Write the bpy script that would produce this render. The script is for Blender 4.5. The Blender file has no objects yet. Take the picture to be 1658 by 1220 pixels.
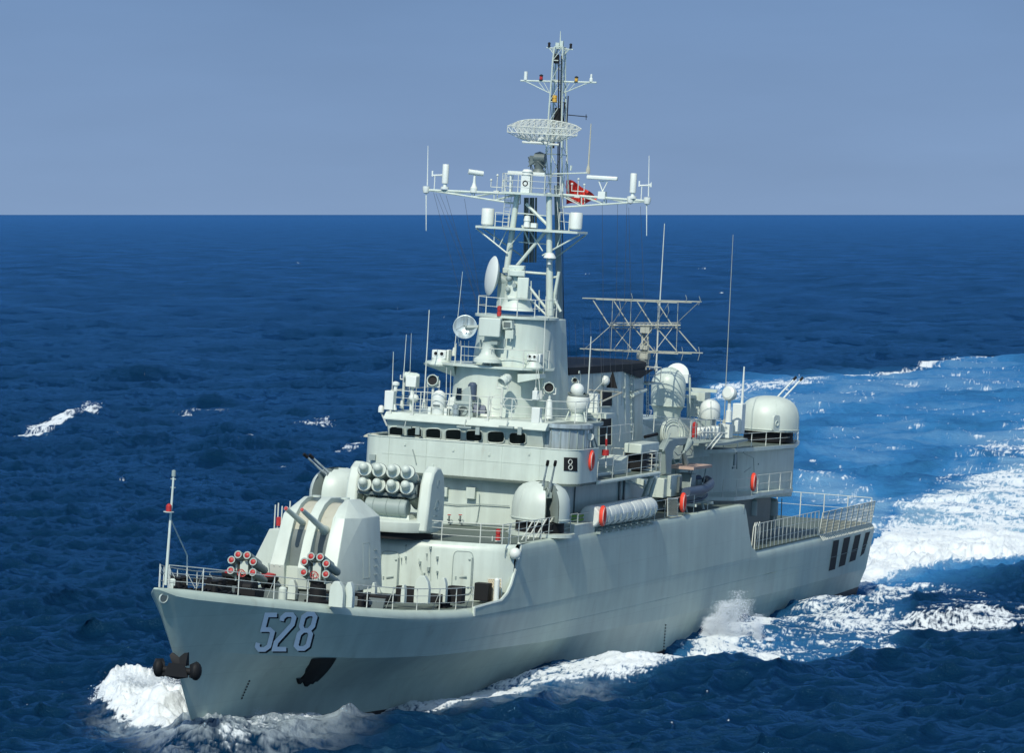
import bpy, bmesh, math, random
import numpy as np
from mathutils import Matrix, Vector
random.seed(7)
rng = np.random.default_rng(11)
sc = bpy.context.scene
col = sc.collection
R = math.radians

# ------------------------------------------------------------------ camera
FPX = 8066.2                                  # focal length in pixels of the 1658 px wide photograph
CAM = np.array([205.517, 85.278, 24.317])
AZ = -2.821592600533183
PIT = 0.03253167450577431
fw = np.array([math.cos(AZ)*math.cos(PIT), math.sin(AZ)*math.cos(PIT), -math.sin(PIT)])
rt = np.array([math.sin(AZ), -math.cos(AZ), 0.0])
up = np.cross(rt, fw)
cd = bpy.data.cameras.new('camera'); cam = bpy.data.objects.new('camera', cd); col.objects.link(cam)
cd.sensor_width = 36.0; cd.lens = FPX/1658*36.0; cd.clip_start = 1.0; cd.clip_end = 400000.0
cam.matrix_world = Matrix(((rt[0], up[0], -fw[0], CAM[0]), (rt[1], up[1], -fw[1], CAM[1]),
                           (rt[2], up[2], -fw[2], CAM[2]), (0, 0, 0, 1)))
sc.camera = cam

# ------------------------------------------------------------------ light
SUN_AZ, SUN_EL = R(5), R(44)                # azimuth from the bow (+x), towards starboard
w = bpy.data.worlds.new('World'); sc.world = w; w.use_nodes = True
nt = w.node_tree; nt.nodes.clear()
sky = nt.nodes.new('ShaderNodeTexSky'); sky.sky_type = 'NISHITA'; sky.sun_disc = False
sky.sun_elevation = SUN_EL; sky.sun_rotation = R(90) - SUN_AZ
sky.altitude = 0; sky.air_density = 1.0; sky.dust_density = 1.2; sky.ozone_density = 4.0
hsv = nt.nodes.new('ShaderNodeHueSaturation'); hsv.inputs['Saturation'].default_value = 0.85
tint = nt.nodes.new('ShaderNodeMix'); tint.data_type = 'RGBA'; tint.blend_type = 'MULTIPLY'
tint.inputs[0].default_value = 1.0; tint.inputs[7].default_value = (0.85, 0.95, 1.0, 1)
tcw = nt.nodes.new('ShaderNodeTexCoord'); sxyz = nt.nodes.new('ShaderNodeSeparateXYZ'); nt.links.new(tcw.outputs['Generated'], sxyz.inputs[0])
rmp = nt.nodes.new('ShaderNodeValToRGB'); nt.links.new(sxyz.outputs[2], rmp.inputs[0])     # hazy marine horizon
E0 = rmp.color_ramp.elements; E0[0].position = 0.0; E0[0].color = (0.226, 0.340, 0.540, 1); E0[1].position = 0.048; E0[1].color = (0.170, 0.285, 0.495, 1)
e_ = E0.new(0.30); e_.color = (0.11, 0.21, 0.44, 1)
hz = nt.nodes.new('ShaderNodeMapRange'); hz.inputs[1].default_value = 0.06; hz.inputs[2].default_value = 0.55; hz.inputs[3].default_value = 0.0; hz.inputs[4].default_value = 1.0; nt.links.new(sxyz.outputs[2], hz.inputs[0])
bg = nt.nodes.new('ShaderNodeBackground'); bg.inputs[1].default_value = 0.15
bg2 = nt.nodes.new('ShaderNodeBackground'); bg2.inputs[1].default_value = 1.0
mxw = nt.nodes.new('ShaderNodeMixShader'); wo = nt.nodes.new('ShaderNodeOutputWorld')
nt.links.new(sky.outputs[0], hsv.inputs['Color']); nt.links.new(hsv.outputs[0], tint.inputs[6])
nzw = nt.nodes.new('ShaderNodeTexNoise'); nzw.inputs['Scale'].default_value = 9.0; nzw.inputs['Detail'].default_value = 6; mpw = nt.nodes.new('ShaderNodeMapping'); mpw.inputs['Scale'].default_value = (1, 1, 5)
nt.links.new(tcw.outputs['Generated'], mpw.inputs[0]); nt.links.new(mpw.outputs[0], nzw.inputs['Vector'])
mrw = nt.nodes.new('ShaderNodeMapRange'); mrw.inputs[1].default_value = 0.3; mrw.inputs[2].default_value = 0.7; mrw.inputs[3].default_value = 0.94; mrw.inputs[4].default_value = 1.06; nt.links.new(nzw.outputs[0], mrw.inputs[0])
nt.links.new(mrw.outputs[0], bg2.inputs[1])
nt.links.new(tint.outputs[2], bg.inputs[0]); nt.links.new(rmp.outputs[0], bg2.inputs[0])
nt.links.new(hz.outputs[0], mxw.inputs[0]); nt.links.new(bg2.outputs[0], mxw.inputs[1]); nt.links.new(bg.outputs[0], mxw.inputs[2]); nt.links.new(mxw.outputs[0], wo.inputs[0])
sl = bpy.data.lights.new('sun', 'SUN'); sl.energy = 4.1; sl.angle = R(0.5); sl.color = (1.0, 0.945, 0.83)
so = bpy.data.objects.new('sun', sl); col.objects.link(so)
sd = Vector((math.cos(SUN_EL)*math.cos(SUN_AZ), math.cos(SUN_EL)*math.sin(SUN_AZ), math.sin(SUN_EL)))
so.rotation_euler = sd.to_track_quat('Z', 'Y').to_euler(); so.location = (0, 0, 200)
sc.view_settings.view_transform = 'Standard'; sc.view_settings.look = 'None'
sc.view_settings.exposure = 0.0; sc.view_settings.gamma = 1.0

# ------------------------------------------------------------------ ship frame (x forward from the bow, y port, z up) heeled and trimmed
HE, TR = R(3.289), R(0.469)
def toworld(p):
    x, y, z = p
    y2 = y*math.cos(HE)+z*math.sin(HE); z2 = -y*math.sin(HE)+z*math.cos(HE); xm = x+56
    return np.array([xm*math.cos(TR)-z2*math.sin(TR)-56, y2, xm*math.sin(TR)+z2*math.cos(TR)])
ORG = toworld((0, 0, 0)); MS = np.array([toworld(e)-ORG for e in np.eye(3)]).T
SHIP = Matrix([[*MS[i], ORG[i]] for i in range(3)]+[[0, 0, 0, 1]])
def at(px, py, **k):
    """point on an assumed ship plane (x=, y= or z= in metres) seen at image pixel px, py"""
    d = MS.T@(fw+rt*(px-829)/FPX-up*(py-610)/FPX); c = MS.T@(CAM-ORG)
    (n, v), = k.items(); i = 'xyz'.index(n); t = (v-c[i])/d[i]
    p = c+t*d
    return Vector((float(p[0]), float(p[1]), float(p[2])))

# ------------------------------------------------------------------ materials
def mat(name, color, rough=0.5, metal=0.0, var=0.0, streak=0.0, bump=0.0, rust=0.0, scale=1.0, alpha=None, spec=0.5):
    m = bpy.data.materials.new(name); m.use_nodes = True
    n = m.node_tree.nodes; l = m.node_tree.links; b = n['Principled BSDF']
    b.inputs['Roughness'].default_value = rough; b.inputs['Metallic'].default_value = metal
    b.inputs['Specular IOR Level'].default_value = spec
    c = (*color, 1); b.inputs['Base Color'].default_value = c
    if alpha is not None: b.inputs['Alpha'].default_value = alpha
    cur = None
    if var or streak or rust or bump:
        tc = n.new('ShaderNodeTexCoord')
    if var:
        nz = n.new('ShaderNodeTexNoise'); nz.inputs['Scale'].default_value = 0.6*scale; nz.inputs['Detail'].default_value = 8; nz.inputs['Roughness'].default_value = 0.65
        l.new(tc.outputs['Object'], nz.inputs['Vector'])
        r = n.new('ShaderNodeMapRange'); r.inputs[1].default_value = 0.3; r.inputs[2].default_value = 0.7
        r.inputs[3].default_value = 1-var; r.inputs[4].default_value = 1+var
        l.new(nz.outputs[0], r.inputs[0])
        mx = n.new('ShaderNodeMix'); mx.data_type = 'RGBA'; mx.blend_type = 'MULTIPLY'; mx.inputs[0].default_value = 1; mx.inputs[6].default_value = c
        l.new(r.outputs[0], mx.inputs[7]); cur = mx.outputs[2]
    if streak:
        mp = n.new('ShaderNodeMapping'); mp.inputs['Scale'].default_value = (2.2*scale, 2.2*scale, 0.16*scale)
        l.new(tc.outputs['Object'], mp.inputs[0])
        nz = n.new('ShaderNodeTexNoise'); nz.inputs['Scale'].default_value = 1.0; nz.inputs['Detail'].default_value = 6; l.new(mp.outputs[0], nz.inputs['Vector'])
        r = n.new('ShaderNodeMapRange'); r.inputs[1].default_value = 0.35; r.inputs[2].default_value = 0.65
        r.inputs[3].default_value = 1-streak; r.inputs[4].default_value = 1+streak*0.5
        l.new(nz.outputs[0], r.inputs[0])
        mx = n.new('ShaderNodeMix'); mx.data_type = 'RGBA'; mx.blend_type = 'MULTIPLY'; mx.inputs[0].default_value = 1
        if cur: l.new(cur, mx.inputs[6])
        else: mx.inputs[6].default_value = c
        l.new(r.outputs[0], mx.inputs[7]); cur = mx.outputs[2]
    if rust:
        mp = n.new('ShaderNodeMapping'); mp.inputs['Scale'].default_value = (3.0*scale, 3.0*scale, 0.5*scale)
        l.new(tc.outputs['Object'], mp.inputs[0])
        nz = n.new('ShaderNodeTexNoise'); nz.inputs['Scale'].default_value = 0.8; nz.inputs['Detail'].default_value = 9; l.new(mp.outputs[0], nz.inputs['Vector'])
        r = n.new('ShaderNodeMapRange'); r.inputs[1].default_value = 0.64; r.inputs[2].default_value = 0.80
        r.inputs[3].default_value = 0; r.inputs[4].default_value = rust
        l.new(nz.outputs[0], r.inputs[0])
        mx = n.new('ShaderNodeMix'); mx.data_type = 'RGBA'; mx.inputs[7].default_value = (0.16, 0.09, 0.035, 1)
        l.new(r.outputs[0], mx.inputs[0])
        if cur: l.new(cur, mx.inputs[6])
        else: mx.inputs[6].default_value = c
        cur = mx.outputs[2]
    if cur: l.new(cur, b.inputs['Base Color'])
    if bump:
        nz = n.new('ShaderNodeTexNoise'); nz.inputs['Scale'].default_value = 1.1*scale; nz.inputs['Detail'].default_value = 5
        l.new(tc.outputs['Object'], nz.inputs['Vector'])
        bp = n.new('ShaderNodeBump'); bp.inputs['Strength'].default_value = bump; bp.inputs['Distance'].default_value = 0.06
        l.new(nz.outputs[0], bp.inputs['Height']); l.new(bp.outputs[0], b.inputs['Normal'])
    return m
def plate(m, L_, H_):
    """welded plating: thin seams between plates and slightly different tones from plate to plate"""
    n = m.node_tree.nodes; l = m.node_tree.links; b = n['Principled BSDF']
    tc = n.new('ShaderNodeTexCoord'); sx = n.new('ShaderNodeSeparateXYZ'); cx = n.new('ShaderNodeCombineXYZ'); l.new(tc.outputs['Object'], sx.inputs[0]); l.new(sx.outputs[0], cx.inputs[0]); l.new(sx.outputs[2], cx.inputs[1])
    br = n.new('ShaderNodeTexBrick'); br.inputs['Scale'].default_value = 1.0; br.inputs['Brick Width'].default_value = L_; br.inputs['Row Height'].default_value = H_; br.inputs['Mortar Size'].default_value = 0.014
    br.inputs['Color1'].default_value = (1, 1, 1, 1); br.inputs['Color2'].default_value = (0.93, 0.945, 0.95, 1); br.inputs['Mortar'].default_value = (0.86, 0.87, 0.87, 1); l.new(cx.outputs[0], br.inputs['Vector'])
    src = b.inputs['Base Color'].links[0].from_socket; mx = n.new('ShaderNodeMix'); mx.data_type = 'RGBA'; mx.blend_type = 'MULTIPLY'; mx.inputs[0].default_value = 1
    l.new(src, mx.inputs[6]); l.new(br.outputs['Color'], mx.inputs[7]); l.new(mx.outputs[2], b.inputs['Base Color'])
PAINT = mat('navy_paint', (0.47, 0.545, 0.48), 0.42, var=0.07, streak=0.09, bump=0.12, rust=0.25)
HULLP = mat('hull_paint', (0.43, 0.515, 0.43), 0.40, var=0.10, streak=0.07, bump=0.28, rust=0.3, scale=0.5)
plate(HULLP, 5.6, 1.45)
NEWP = mat('clean_paint', (0.49, 0.56, 0.495), 0.45, var=0.06, streak=0.05, rust=0.12)
WHITE = mat('white_plastic', (0.60, 0.65, 0.60), 0.45, var=0.05)
RAIL = mat('rail_paint', (0.52, 0.56, 0.50), 0.5, var=0.1, scale=3)
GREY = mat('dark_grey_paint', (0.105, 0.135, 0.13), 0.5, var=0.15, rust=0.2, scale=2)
MID = mat('mid_grey_paint', (0.24, 0.30, 0.28), 0.5, var=0.1)
BLACK = mat('black_paint', (0.008, 0.009, 0.010), 0.65, spec=0.25)
DECK = mat('deck_paint', (0.085, 0.115, 0.095), 0.75, var=0.2, scale=1.5, rust=0.2)
RED = mat('red_paint', (0.36, 0.022, 0.02), 0.5, var=0.2, scale=6)
ORANGE = mat('buoy_orange', (0.72, 0.06, 0.03), 0.5)
GLASS = mat('window_glass', (0.006, 0.010, 0.012), 0.08, spec=0.8)
METAL = mat('bright_metal', (0.42, 0.50, 0.50), 0.36, metal=0.35, streak=0.35, scale=2)
CANVAS = mat('canvas_cover', (0.38, 0.385, 0.31), 0.8, var=0.12, rust=0.6, scale=2)
YELLOW = mat('amber_lens', (0.55, 0.33, 0.05), 0.3)
TAN = mat('tan_canvas', (0.42, 0.30, 0.24), 0.8, var=0.1)
RUBBER = mat('grey_rubber', (0.05, 0.075, 0.115), 0.45, var=0.1)
GREEN = mat('green_crate', (0.12, 0.30, 0.05), 0.6)
ROPE = mat('rope', (0.55, 0.48, 0.33), 0.9)
BOOT = mat('boot_topping', (0.022, 0.016, 0.014), 0.5, var=0.3)
WIRE = mat('rigging_wire', (0.05, 0.06, 0.07), 0.6)
BEIGE = mat('antenna_grey', (0.34, 0.36, 0.30), 0.55, var=0.08, scale=4)

# ------------------------------------------------------------------ mesh builder
def V(*a): return Vector(a)
class MB:
    def __init__(s): s.v = []; s.f = []
    def add(s, vs, fs):
        o = len(s.v); s.v += [tuple(p) for p in vs]; s.f += [tuple(i+o for i in f) for f in fs]; return s
    def box(s, c, d, rz=0, ry=0, rx=0):
        m = Matrix.Rotation(rz, 3, 'Z')@Matrix.Rotation(ry, 3, 'Y')@Matrix.Rotation(rx, 3, 'X'); c = Vector(c)
        vs = [c+m@Vector((sx*d[0]/2, sy*d[1]/2, sz*d[2]/2)) for sx in (-1, 1) for sy in (-1, 1) for sz in (-1, 1)]
        return s.add(vs, [(0, 1, 3, 2), (4, 6, 7, 5), (0, 4, 5, 1), (2, 3, 7, 6), (0, 2, 6, 4), (1, 5, 7, 3)])
    def span(s, x0, x1, y0, y1, z0, z1): return s.box(((x0+x1)/2, (y0+y1)/2, (z0+z1)/2), (abs(x1-x0), abs(y1-y0), abs(z1-z0)))
    def frame(s, ax):
        ax = Vector(ax).normalized(); t = Vector((0, 0, 1)) if abs(ax.z) < 0.9 else Vector((1, 0, 0))
        u = t.cross(ax).normalized(); return ax, u, ax.cross(u)
    def tube(s, a, b, r, r2=None, n=8, cap=True):
        a, b = Vector(a), Vector(b); r2 = r if r2 is None else r2
        if (b-a).length < 1e-5: return s
        ax, u, v = s.frame(b-a); o = len(s.v); vs = []
        for c, q in ((a, r), (b, r2)):
            for i in range(n):
                t = 2*math.pi*i/n; vs.append(c+u*(q*math.cos(t))+v*(q*math.sin(t)))
        fs = [(i, (i+1) % n, n+(i+1) % n, n+i) for i in range(n)]
        if cap: fs += [tuple(range(n-1, -1, -1)), tuple(range(n, 2*n))]
        return s.add(vs, fs)
    def path(s, pts, r, n=6):
        for a, b in zip(pts[:-1], pts[1:]): s.tube(a, b, r, n=n)
        return s
    def lathe(s, c, prof, ax=(0, 0, 1), n=24, sc=(1, 1), skip=None, u0=None):
        """prof: (radius, distance along axis)"""
        c = Vector(c); ax, u, v = s.frame(ax)
        if u0 is not None: u = Vector(u0).normalized(); v = ax.cross(u)
        vs = []; fs = []
        for (r, h) in prof:
            for i in range(n):
                t = 2*math.pi*i/n; vs.append(c+ax*h+u*(r*sc[0]*math.cos(t))+v*(r*sc[1]*math.sin(t)))
        for j in range(len(prof)-1):
            for i in range(n):
                f = (j*n+i, j*n+(i+1) % n, (j+1)*n+(i+1) % n, (j+1)*n+i)
                if skip:
                    cc = sum((vs[k] for k in f), Vector())/4-c
                    if skip(cc.dot(u), cc.dot(v), cc.dot(ax)): continue
                fs.append(f)
        return s.add(vs, fs)
    def prism(s, prof, y0, y1, plane='xz'):
        """prof in the x-z plane extruded along y (or x-y along z, y-z along x)"""
        n = len(prof)
        mk = {'xz': lambda a, b, t: (a, t, b), 'xy': lambda a, b, t: (a, b, t), 'yz': lambda a, b, t: (t, a, b)}[plane]
        vs = [mk(a, b, y0) for a, b in prof]+[mk(a, b, y1) for a, b in prof]
        fs = [(i, (i+1) % n, n+(i+1) % n, n+i) for i in range(n)]+[tuple(range(n-1, -1, -1)), tuple(range(n, 2*n))]
        return s.add(vs, fs)
    def hull(s, pts):
        bm = bmesh.new()
        for p in pts: bm.verts.new(p)
        r = bmesh.ops.convex_hull(bm, input=bm.verts)
        bm.verts.ensure_lookup_table(); bm.verts.index_update()
        fs = [tuple(v.index for v in f.verts) for f in bm.faces]; vs = [v.co.copy() for v in bm.verts]
        bm.free(); return s.add(vs, fs)
    def ball(s, c, r, n=14, m=8, sc=(1, 1, 1)):
        c = Vector(c); vs = []; fs = []
        for j in range(m+1):
            p = math.pi*j/m
            for i in range(n):
                t = 2*math.pi*i/n
                vs.append(c+Vector((r*sc[0]*math.sin(p)*math.cos(t), r*sc[1]*math.sin(p)*math.sin(t), r*sc[2]*math.cos(p))))
        for j in range(m):
            for i in range(n): fs.append((j*n+i, (j+1)*n+i, (j+1)*n+(i+1) % n, j*n+(i+1) % n))
        return s.add(vs, fs)
    def ring(s, c, ax, R0, r, n=24, m=8):
        c = Vector(c); ax, u, v = s.frame(ax); vs = []; fs = []
        for i in range(n):
            t = 2*math.pi*i/n; d = u*math.cos(t)+v*math.sin(t)
            for j in range(m):
                p = 2*math.pi*j/m; vs.append(c+d*(R0+r*math.cos(p))+ax*(r*math.sin(p)))
        for i in range(n):
            for j in range(m): fs.append((i*m+j, ((i+1) % n)*m+j, ((i+1) % n)*m+(j+1) % m, i*m+(j+1) % m))
        return s.add(vs, fs)
    def grid(s, P):
        """P: rows of points"""
        n = len(P[0]); vs = [p for r in P for p in r]
        return s.add(vs, [(j*n+i, j*n+i+1, (j+1)*n+i+1, (j+1)*n+i) for j in range(len(P)-1) for i in range(n-1)])
    def build(s, name, m, parent=None, bev=0.0, base=None, label=None, flip=False, merge=True):
        me = bpy.data.meshes.new(name)
        vs = s.v if base is None else [tuple(Vector(p)-Vector(base)) for p in s.v]
        me.from_pydata(vs, [], s.f); me.validate()
        bm = bmesh.new(); bm.from_mesh(me)
        if merge: bmesh.ops.remove_doubles(bm, verts=bm.verts, dist=1e-4)
        bmesh.ops.recalc_face_normals(bm, faces=bm.faces)
        bm.to_mesh(me); bm.free()
        for p in me.polygons: p.use_smooth = True
        me.set_sharp_from_angle(angle=R(32))
        me.materials.append(m)
        o = bpy.data.objects.new(name, me); col.objects.link(o)
        if parent is not None: o.parent = parent
        if bev:
            b = o.modifiers.new('bevel', 'BEVEL'); b.width = bev; b.segments = 2; b.limit_method = 'ANGLE'; b.angle_limit = R(40)
        if label: o['label'] = label
        return o
def part(name, m, mb, parent=None, **k): return mb.build(name, m, parent or ship, **k)

def tag(o, label, cat, group=None, kind=None):
    o['label'] = label; o['category'] = cat
    if group: o['group'] = group
    if kind: o['kind'] = kind
def empty(name, p, label, cat, group=None):
    o = bpy.data.objects.new(name, None); col.objects.link(o); o.empty_display_size = 0.3
    o.matrix_world = SHIP@Matrix.Translation(p); tag(o, label, cat, group); return o

ship = bpy.data.objects.new('warship', None); col.objects.link(ship); ship.matrix_world = SHIP
tag(ship, 'grey naval frigate numbered 528 heading left through the sea', 'warship')

# ------------------------------------------------------------------ hull
def I(x, t): return float(np.interp(-x, [a for a, _ in t], [b for _, b in t]))
def smoothI(x, t):
    return sum(I(x+d, t) for d in (-1.5, -0.75, 0, 0.75, 1.5))/5 if -x > 2.0 else I(x, t)
YD = [(0, 0.12), (1, 0.62), (2, 1.05), (5, 2.1), (10, 3.5), (15, 4.6), (20, 5.3), (25, 5.8), (30, 6.08), (35, 6.22), (45, 6.3), (60, 6.2), (75, 6.0), (95, 5.55), (111.4, 5.0)]
ZD = [(0, 7.22), (2, 7.06), (5, 6.72), (10, 6.19), (15, 5.68), (20, 5.25), (25, 4.98), (28, 4.9), (78, 4.9), (112, 4.84)]
YK = [(2.6, 0.05), (5.5, 0.85), (8.4, 2.1), (12.5, 3.25), (17.2, 4.2), (23.6, 5.1), (30, 5.55), (38.8, 5.9), (60, 6.02), (90, 5.6), (111, 4.88)]
ZK = [(2.6, 4.15), (5.5, 3.98), (8.4, 3.72), (17.2, 3.08), (23.6, 2.78), (38.8, 2.42), (60, 2.15), (111, 1.9)]
YW = [(5.6, 0.04), (9, 0.4), (15, 0.95), (20, 1.6), (28.5, 3.2), (38, 4.6), (50, 5.35), (60, 5.6), (85, 5.3), (110, 4.5)]
def stem(z): return (z-7.22)/1.248 if z < 7.22 else 0.0
def stern(z): return -111.4+(4.84-z)*0.42
GR = 0.42
def sect(s):
    """section polyline at fraction s of the length: (x, y, z) from the gunwale down"""
    out = []
    X = -111.4*s
    yd, zd = smoothI(X, YD) if s > 0 else 0.12, I(X, ZD)
    r = min(GR, yd*0.5+0.02)
    for a in (90, 68, 45, 22, 0):
        out.append((X, yd-r+r*math.cos(R(a)), zd-r+r*math.sin(R(a))))
    zt = zd-r
    xk0 = stem(4.15); Xk = xk0+(stern(1.9)-xk0)*s; yk, zk = (smoothI(Xk, YK) if s > 0 else 0.03), I(Xk, ZK)
    for t in (0.85, 0.7, 0.55, 0.4, 0.25, 0.12, 0.0):
        z = zk+(zt-zk)*t; x = Xk+(X-Xk)*t
        bow = max(0.0, min(1.0, (45+X)/35.0))
        p = 1.0+0.28*bow
        out.append((x, yk+(yd-yk)*t**p, z))
    x0 = stem(0.0); Xw = x0+(stern(0.0)-x0)*s; yw = smoothI(Xw, YW) if s > 0 else 0.03
    for t in (0.8, 0.6, 0.4, 0.2, 0.0):
        bow = max(0.0, min(1.0, (50+X)/40.0))
        out.append((Xw+(Xk-Xw)*t, yw+(yk-yw)*t**(1.45+0.75*bow), zk*t))
    x1 = stem(-1.6); Xb = x1+(stern(-1.6)-x1)*s
    out.append((Xb, yw*0.93, -1.6)); x2 = stem(-3.4); out.append((x2+(-108-x2)*s, yw*0.72, -3.4)); out.append((x2-0.3+(-108-x2)*s, 0.0, -4.2))
    return out
SS = [0, 0.004, 0.009, 0.018, 0.03, 0.045, 0.06, 0.08, 0.10, 0.125, 0.15, 0.175, 0.2, 0.225, 0.25, 0.275, 0.3, 0.33, 0.36, 0.4, 0.45, 0.5, 0.55, 0.6, 0.65, 0.7, 0.75, 0.8, 0.85, 0.9, 0.95, 1.0]
SEC = [sect(s) for s in SS]
KN = 11                                       # index of the knuckle in each section
hb = MB(); lb_ = MB()
for sg_ in (1, -1):
    hb.grid([[(p[0], sg_*p[1], p[2]) for p in c[:KN+1]] for c in SEC]); lb_.grid([[(p[0], sg_*p[1], p[2]) for p in c[KN:]] for c in SEC])
last = SEC[-1]; hb.grid([[(p[0], p[1], p[2]) for p in last], [(p[0]-0.0, -p[1], p[2]) for p in last]])
f0 = SEC[0]; hb.grid([[(p[0], p[1], p[2]) for p in f0], [(p[0]+0.04, 0, p[2]) for p in f0], [(p[0], -p[1], p[2]) for p in f0]])
hull_o = part('hull', HULLP, hb); part('lower_hull', HULLP, lb_)
FINE = [sect(s) for s in np.linspace(0, 1, 420)]
def hull_y(x, z):
    """half breadth of the port side at x, z (surface interpolation)"""
    best = None
    ys = []
    for c in FINE:
        zz = [p[2] for p in c[4:]][::-1]; k = np.interp(z, zz, [p[0] for p in c[4:]][::-1]); y = np.interp(z, zz, [p[1] for p in c[4:]][::-1])
        ys.append((k, y))
        if k < x-1.5: break
    ys.sort(); return float(np.interp(x, [a for a, _ in ys], [b for _, b in ys]))
def on_hull(px, py, off=0.02):
    y = 4.0
    for _ in range(14):
        p = at(px, py, y=y); y = 0.5*y+0.5*(hull_y(p.x, p.z)+off)
    return at(px, py, y=y)
# deck sheets
def deck_sheet(name, xs, edge, z, m=DECK, inset=0.06, n=2):
    b = MB(); rows = []
    for x in xs:
        e = edge(x)-inset; rows.append([(x, e*t, z(x)) for t in (-1, -0.5, 0, 0.5, 1)])
    b.grid(rows); return part(name, m, b)
deck_sheet('forecastle_deck', [-0.9, -2, -3.5, -5, -7.5, -10, -12.5, -15, -20, -25, -28, -34], lambda x: smoothI(x, YD)-GR*0.9, lambda x: I(x, ZD)-0.012)
deck_sheet('flight_deck', list(range(-70, -111, -5))+[-111.3], lambda x: smoothI(x, YD)-0.1, lambda x: I(x, ZD)+0.006)
# midships upper side plating (z 4.9 to 7.8), with the swept front edge and the drop to the flight deck
ZU = 7.8
zl = [4.55, 4.95, 5.1, 5.4, 5.8, 6.4, 7.0, 7.45, 7.62, 7.74, ZU]
_rim = [at(a_, c_, y=6.12) for a_, c_ in ((775, 985), (797, 984), (806, 979), (815, 972), (823, 961), (829, 947), (834, 930), (839, 912), (843, 896), (847, 885), (848, 880))]
fx = [float(np.interp(z_, [p_.z for p_ in _rim], [p_.x for p_ in _rim])) for z_ in zl]
axx = [-79.6, -78.9, -78.3, -77.9, -77.6, -77.2, -76.8, -76.5, -76.3, -76.1, -76.0]
for sy in (1, -1):
    b = MB(); rows = []
    for z, a, c in zip(zl, fx, axx):
        tum = (z-4.9)*0.035; rr = 0.0 if z < 7.45 else 0.2*(1-math.sqrt(max(0, 1-((z-7.45)/0.35)**2)))
        rows.append([(a+(c-a)*t, sy*(smoothI(a+(c-a)*t, YD)+0.006-tum-rr), z) for t in np.linspace(0, 1, 26)])
    b.grid(rows)
    rows2 = [[(p[0], p[1]-sy*0.12, p[2]) for p in r] for r in rows]
    b.grid(rows2)
    b.grid([[r[0] for r in rows], [r[0] for r in rows2]]); b.grid([[r[-1] for r in rows], [r[-1] for r in rows2]]); b.grid([rows[-1], rows2[-1]])
    part('side_plating', HULLP, b)
    fl = MB(); fl.path([Vector(r[0])+V(0, -sy*0.06, 0) for r in rows], 0.085); part('bulwark_rim', NEWP, fl)
def xwall(y): return -31.0-2.3*(1-math.sqrt(max(0, 1-(y/6.3)**2)))
ang = [y for y in np.linspace(-6.05, 6.05, 41)]
b = MB(); rows = []
for z, d in ((4.85, 0), (7.4, 0), (7.6, -0.05), (7.72, -0.14), (7.8, -0.3)):
    rows.append([(xwall(y)+d, y, z) for y in ang])
b.grid(rows); part('deckhouse_front', PAINT, b)
b = MB(); rows = [[(xwall(y)-0.3, y, 7.795) for y in ang]]
for x in (-36, -42, -48, -54, -60, -66, -72, -76): rows.append([(x, y/6.05*(smoothI(x, YD)-0.3), 7.795) for y in ang])
b.grid(rows); part('upper_deck', DECK, b)
b = MB(); b.span(-76.0, -76.15, -5.9, 5.9, 4.9, 7.78); part('break_bulkhead', MID, b)

# hull number: bevelled block digits painted on the flare with a black drop shadow
GL = {'5': [[(1, 6), (0.12, 6), (0.12, 3.45), (0.7, 3.45), (1, 3.0), (1, 0.55), (0.7, 0), (0.25, 0), (0, 0.5), (0, 1.15)]],
      '2': [[(0, 4.9), (0, 5.5), (0.25, 6), (0.75, 6), (1, 5.5), (1, 4.3), (0, 1.2), (0, 0), (1.02, 0)]],
      '8': [[(0.3, 6), (0.75, 6), (1, 5.5), (1, 3.9), (0.72, 3.15), (0.28, 3.15), (0, 3.9), (0, 5.5), (0.3, 6)], [(0.28, 3.15), (0, 2.5), (0, 0.5), (0.28, 0), (0.72, 0), (1, 0.5), (1, 2.5), (0.72, 3.15)]]}
def digit(ch, x0, y0, wd, ht, slant, stroke, dx, dy, off):
    b = MB()
    def P(u, v): return on_hull(x0+u*wd+v/6*slant+dx, y0-v/6*ht+dy+u*wd*0.0, off)
    for line in GL[ch]:
        pts = [(u*wd+v/6*slant, -v/6*ht) for u, v in line]
        L = []
        for i, p in enumerate(pts):
            if i == 0: t0 = t1 = np.subtract(pts[1], p)
            elif i == len(pts)-1: t0 = t1 = np.subtract(p, pts[i-1])
            else: t0 = np.subtract(p, pts[i-1]); t1 = np.subtract(pts[i+1], p)
            if i in (0, len(pts)-1) and pts[0] == pts[-1]: t0 = np.subtract(pts[0], pts[-2]); t1 = np.subtract(pts[1], pts[0])
            n0 = np.array([-t0[1], t0[0]])/np.hypot(*t0); n1 = np.array([-t1[1], t1[0]])/np.hypot(*t1)
            m = n0+n1; m = m/np.hypot(*m); k = stroke/2/max(0.45, float(m@n0)); L.append((np.array(p)+m*k, np.array(p)-m*k))
        for (a, c), (d, e) in zip(L[:-1], L[1:]):
            rows = []
            for t in np.linspace(0, 1, 5):
                p, q = a+(d-a)*t, c+(e-c)*t
                rows.append([on_hull(x0+(p+(q-p)*s_)[0]+dx, y0+(p+(q-p)*s_)[1]+dy, off) for s_ in (0, 1)])
            b.grid(rows)
    return b
NUMP = mat('number_white', (0.86, 0.88, 0.88), 0.5, var=0.06)
for ch, x0, y0 in (('5', 415, 1052.5), ('2', 444, 1052), ('8', 478, 1051.0)):
    part('number_shadow', BLACK, digit(ch, x0, y0, 19, 56, 14.5, 7.5, 2.6, 2.2, 0.012))
    part('hull_number', NUMP, digit(ch, x0, y0, 19, 56, 14.5, 7.5, 0, 0, 0.03))
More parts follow.
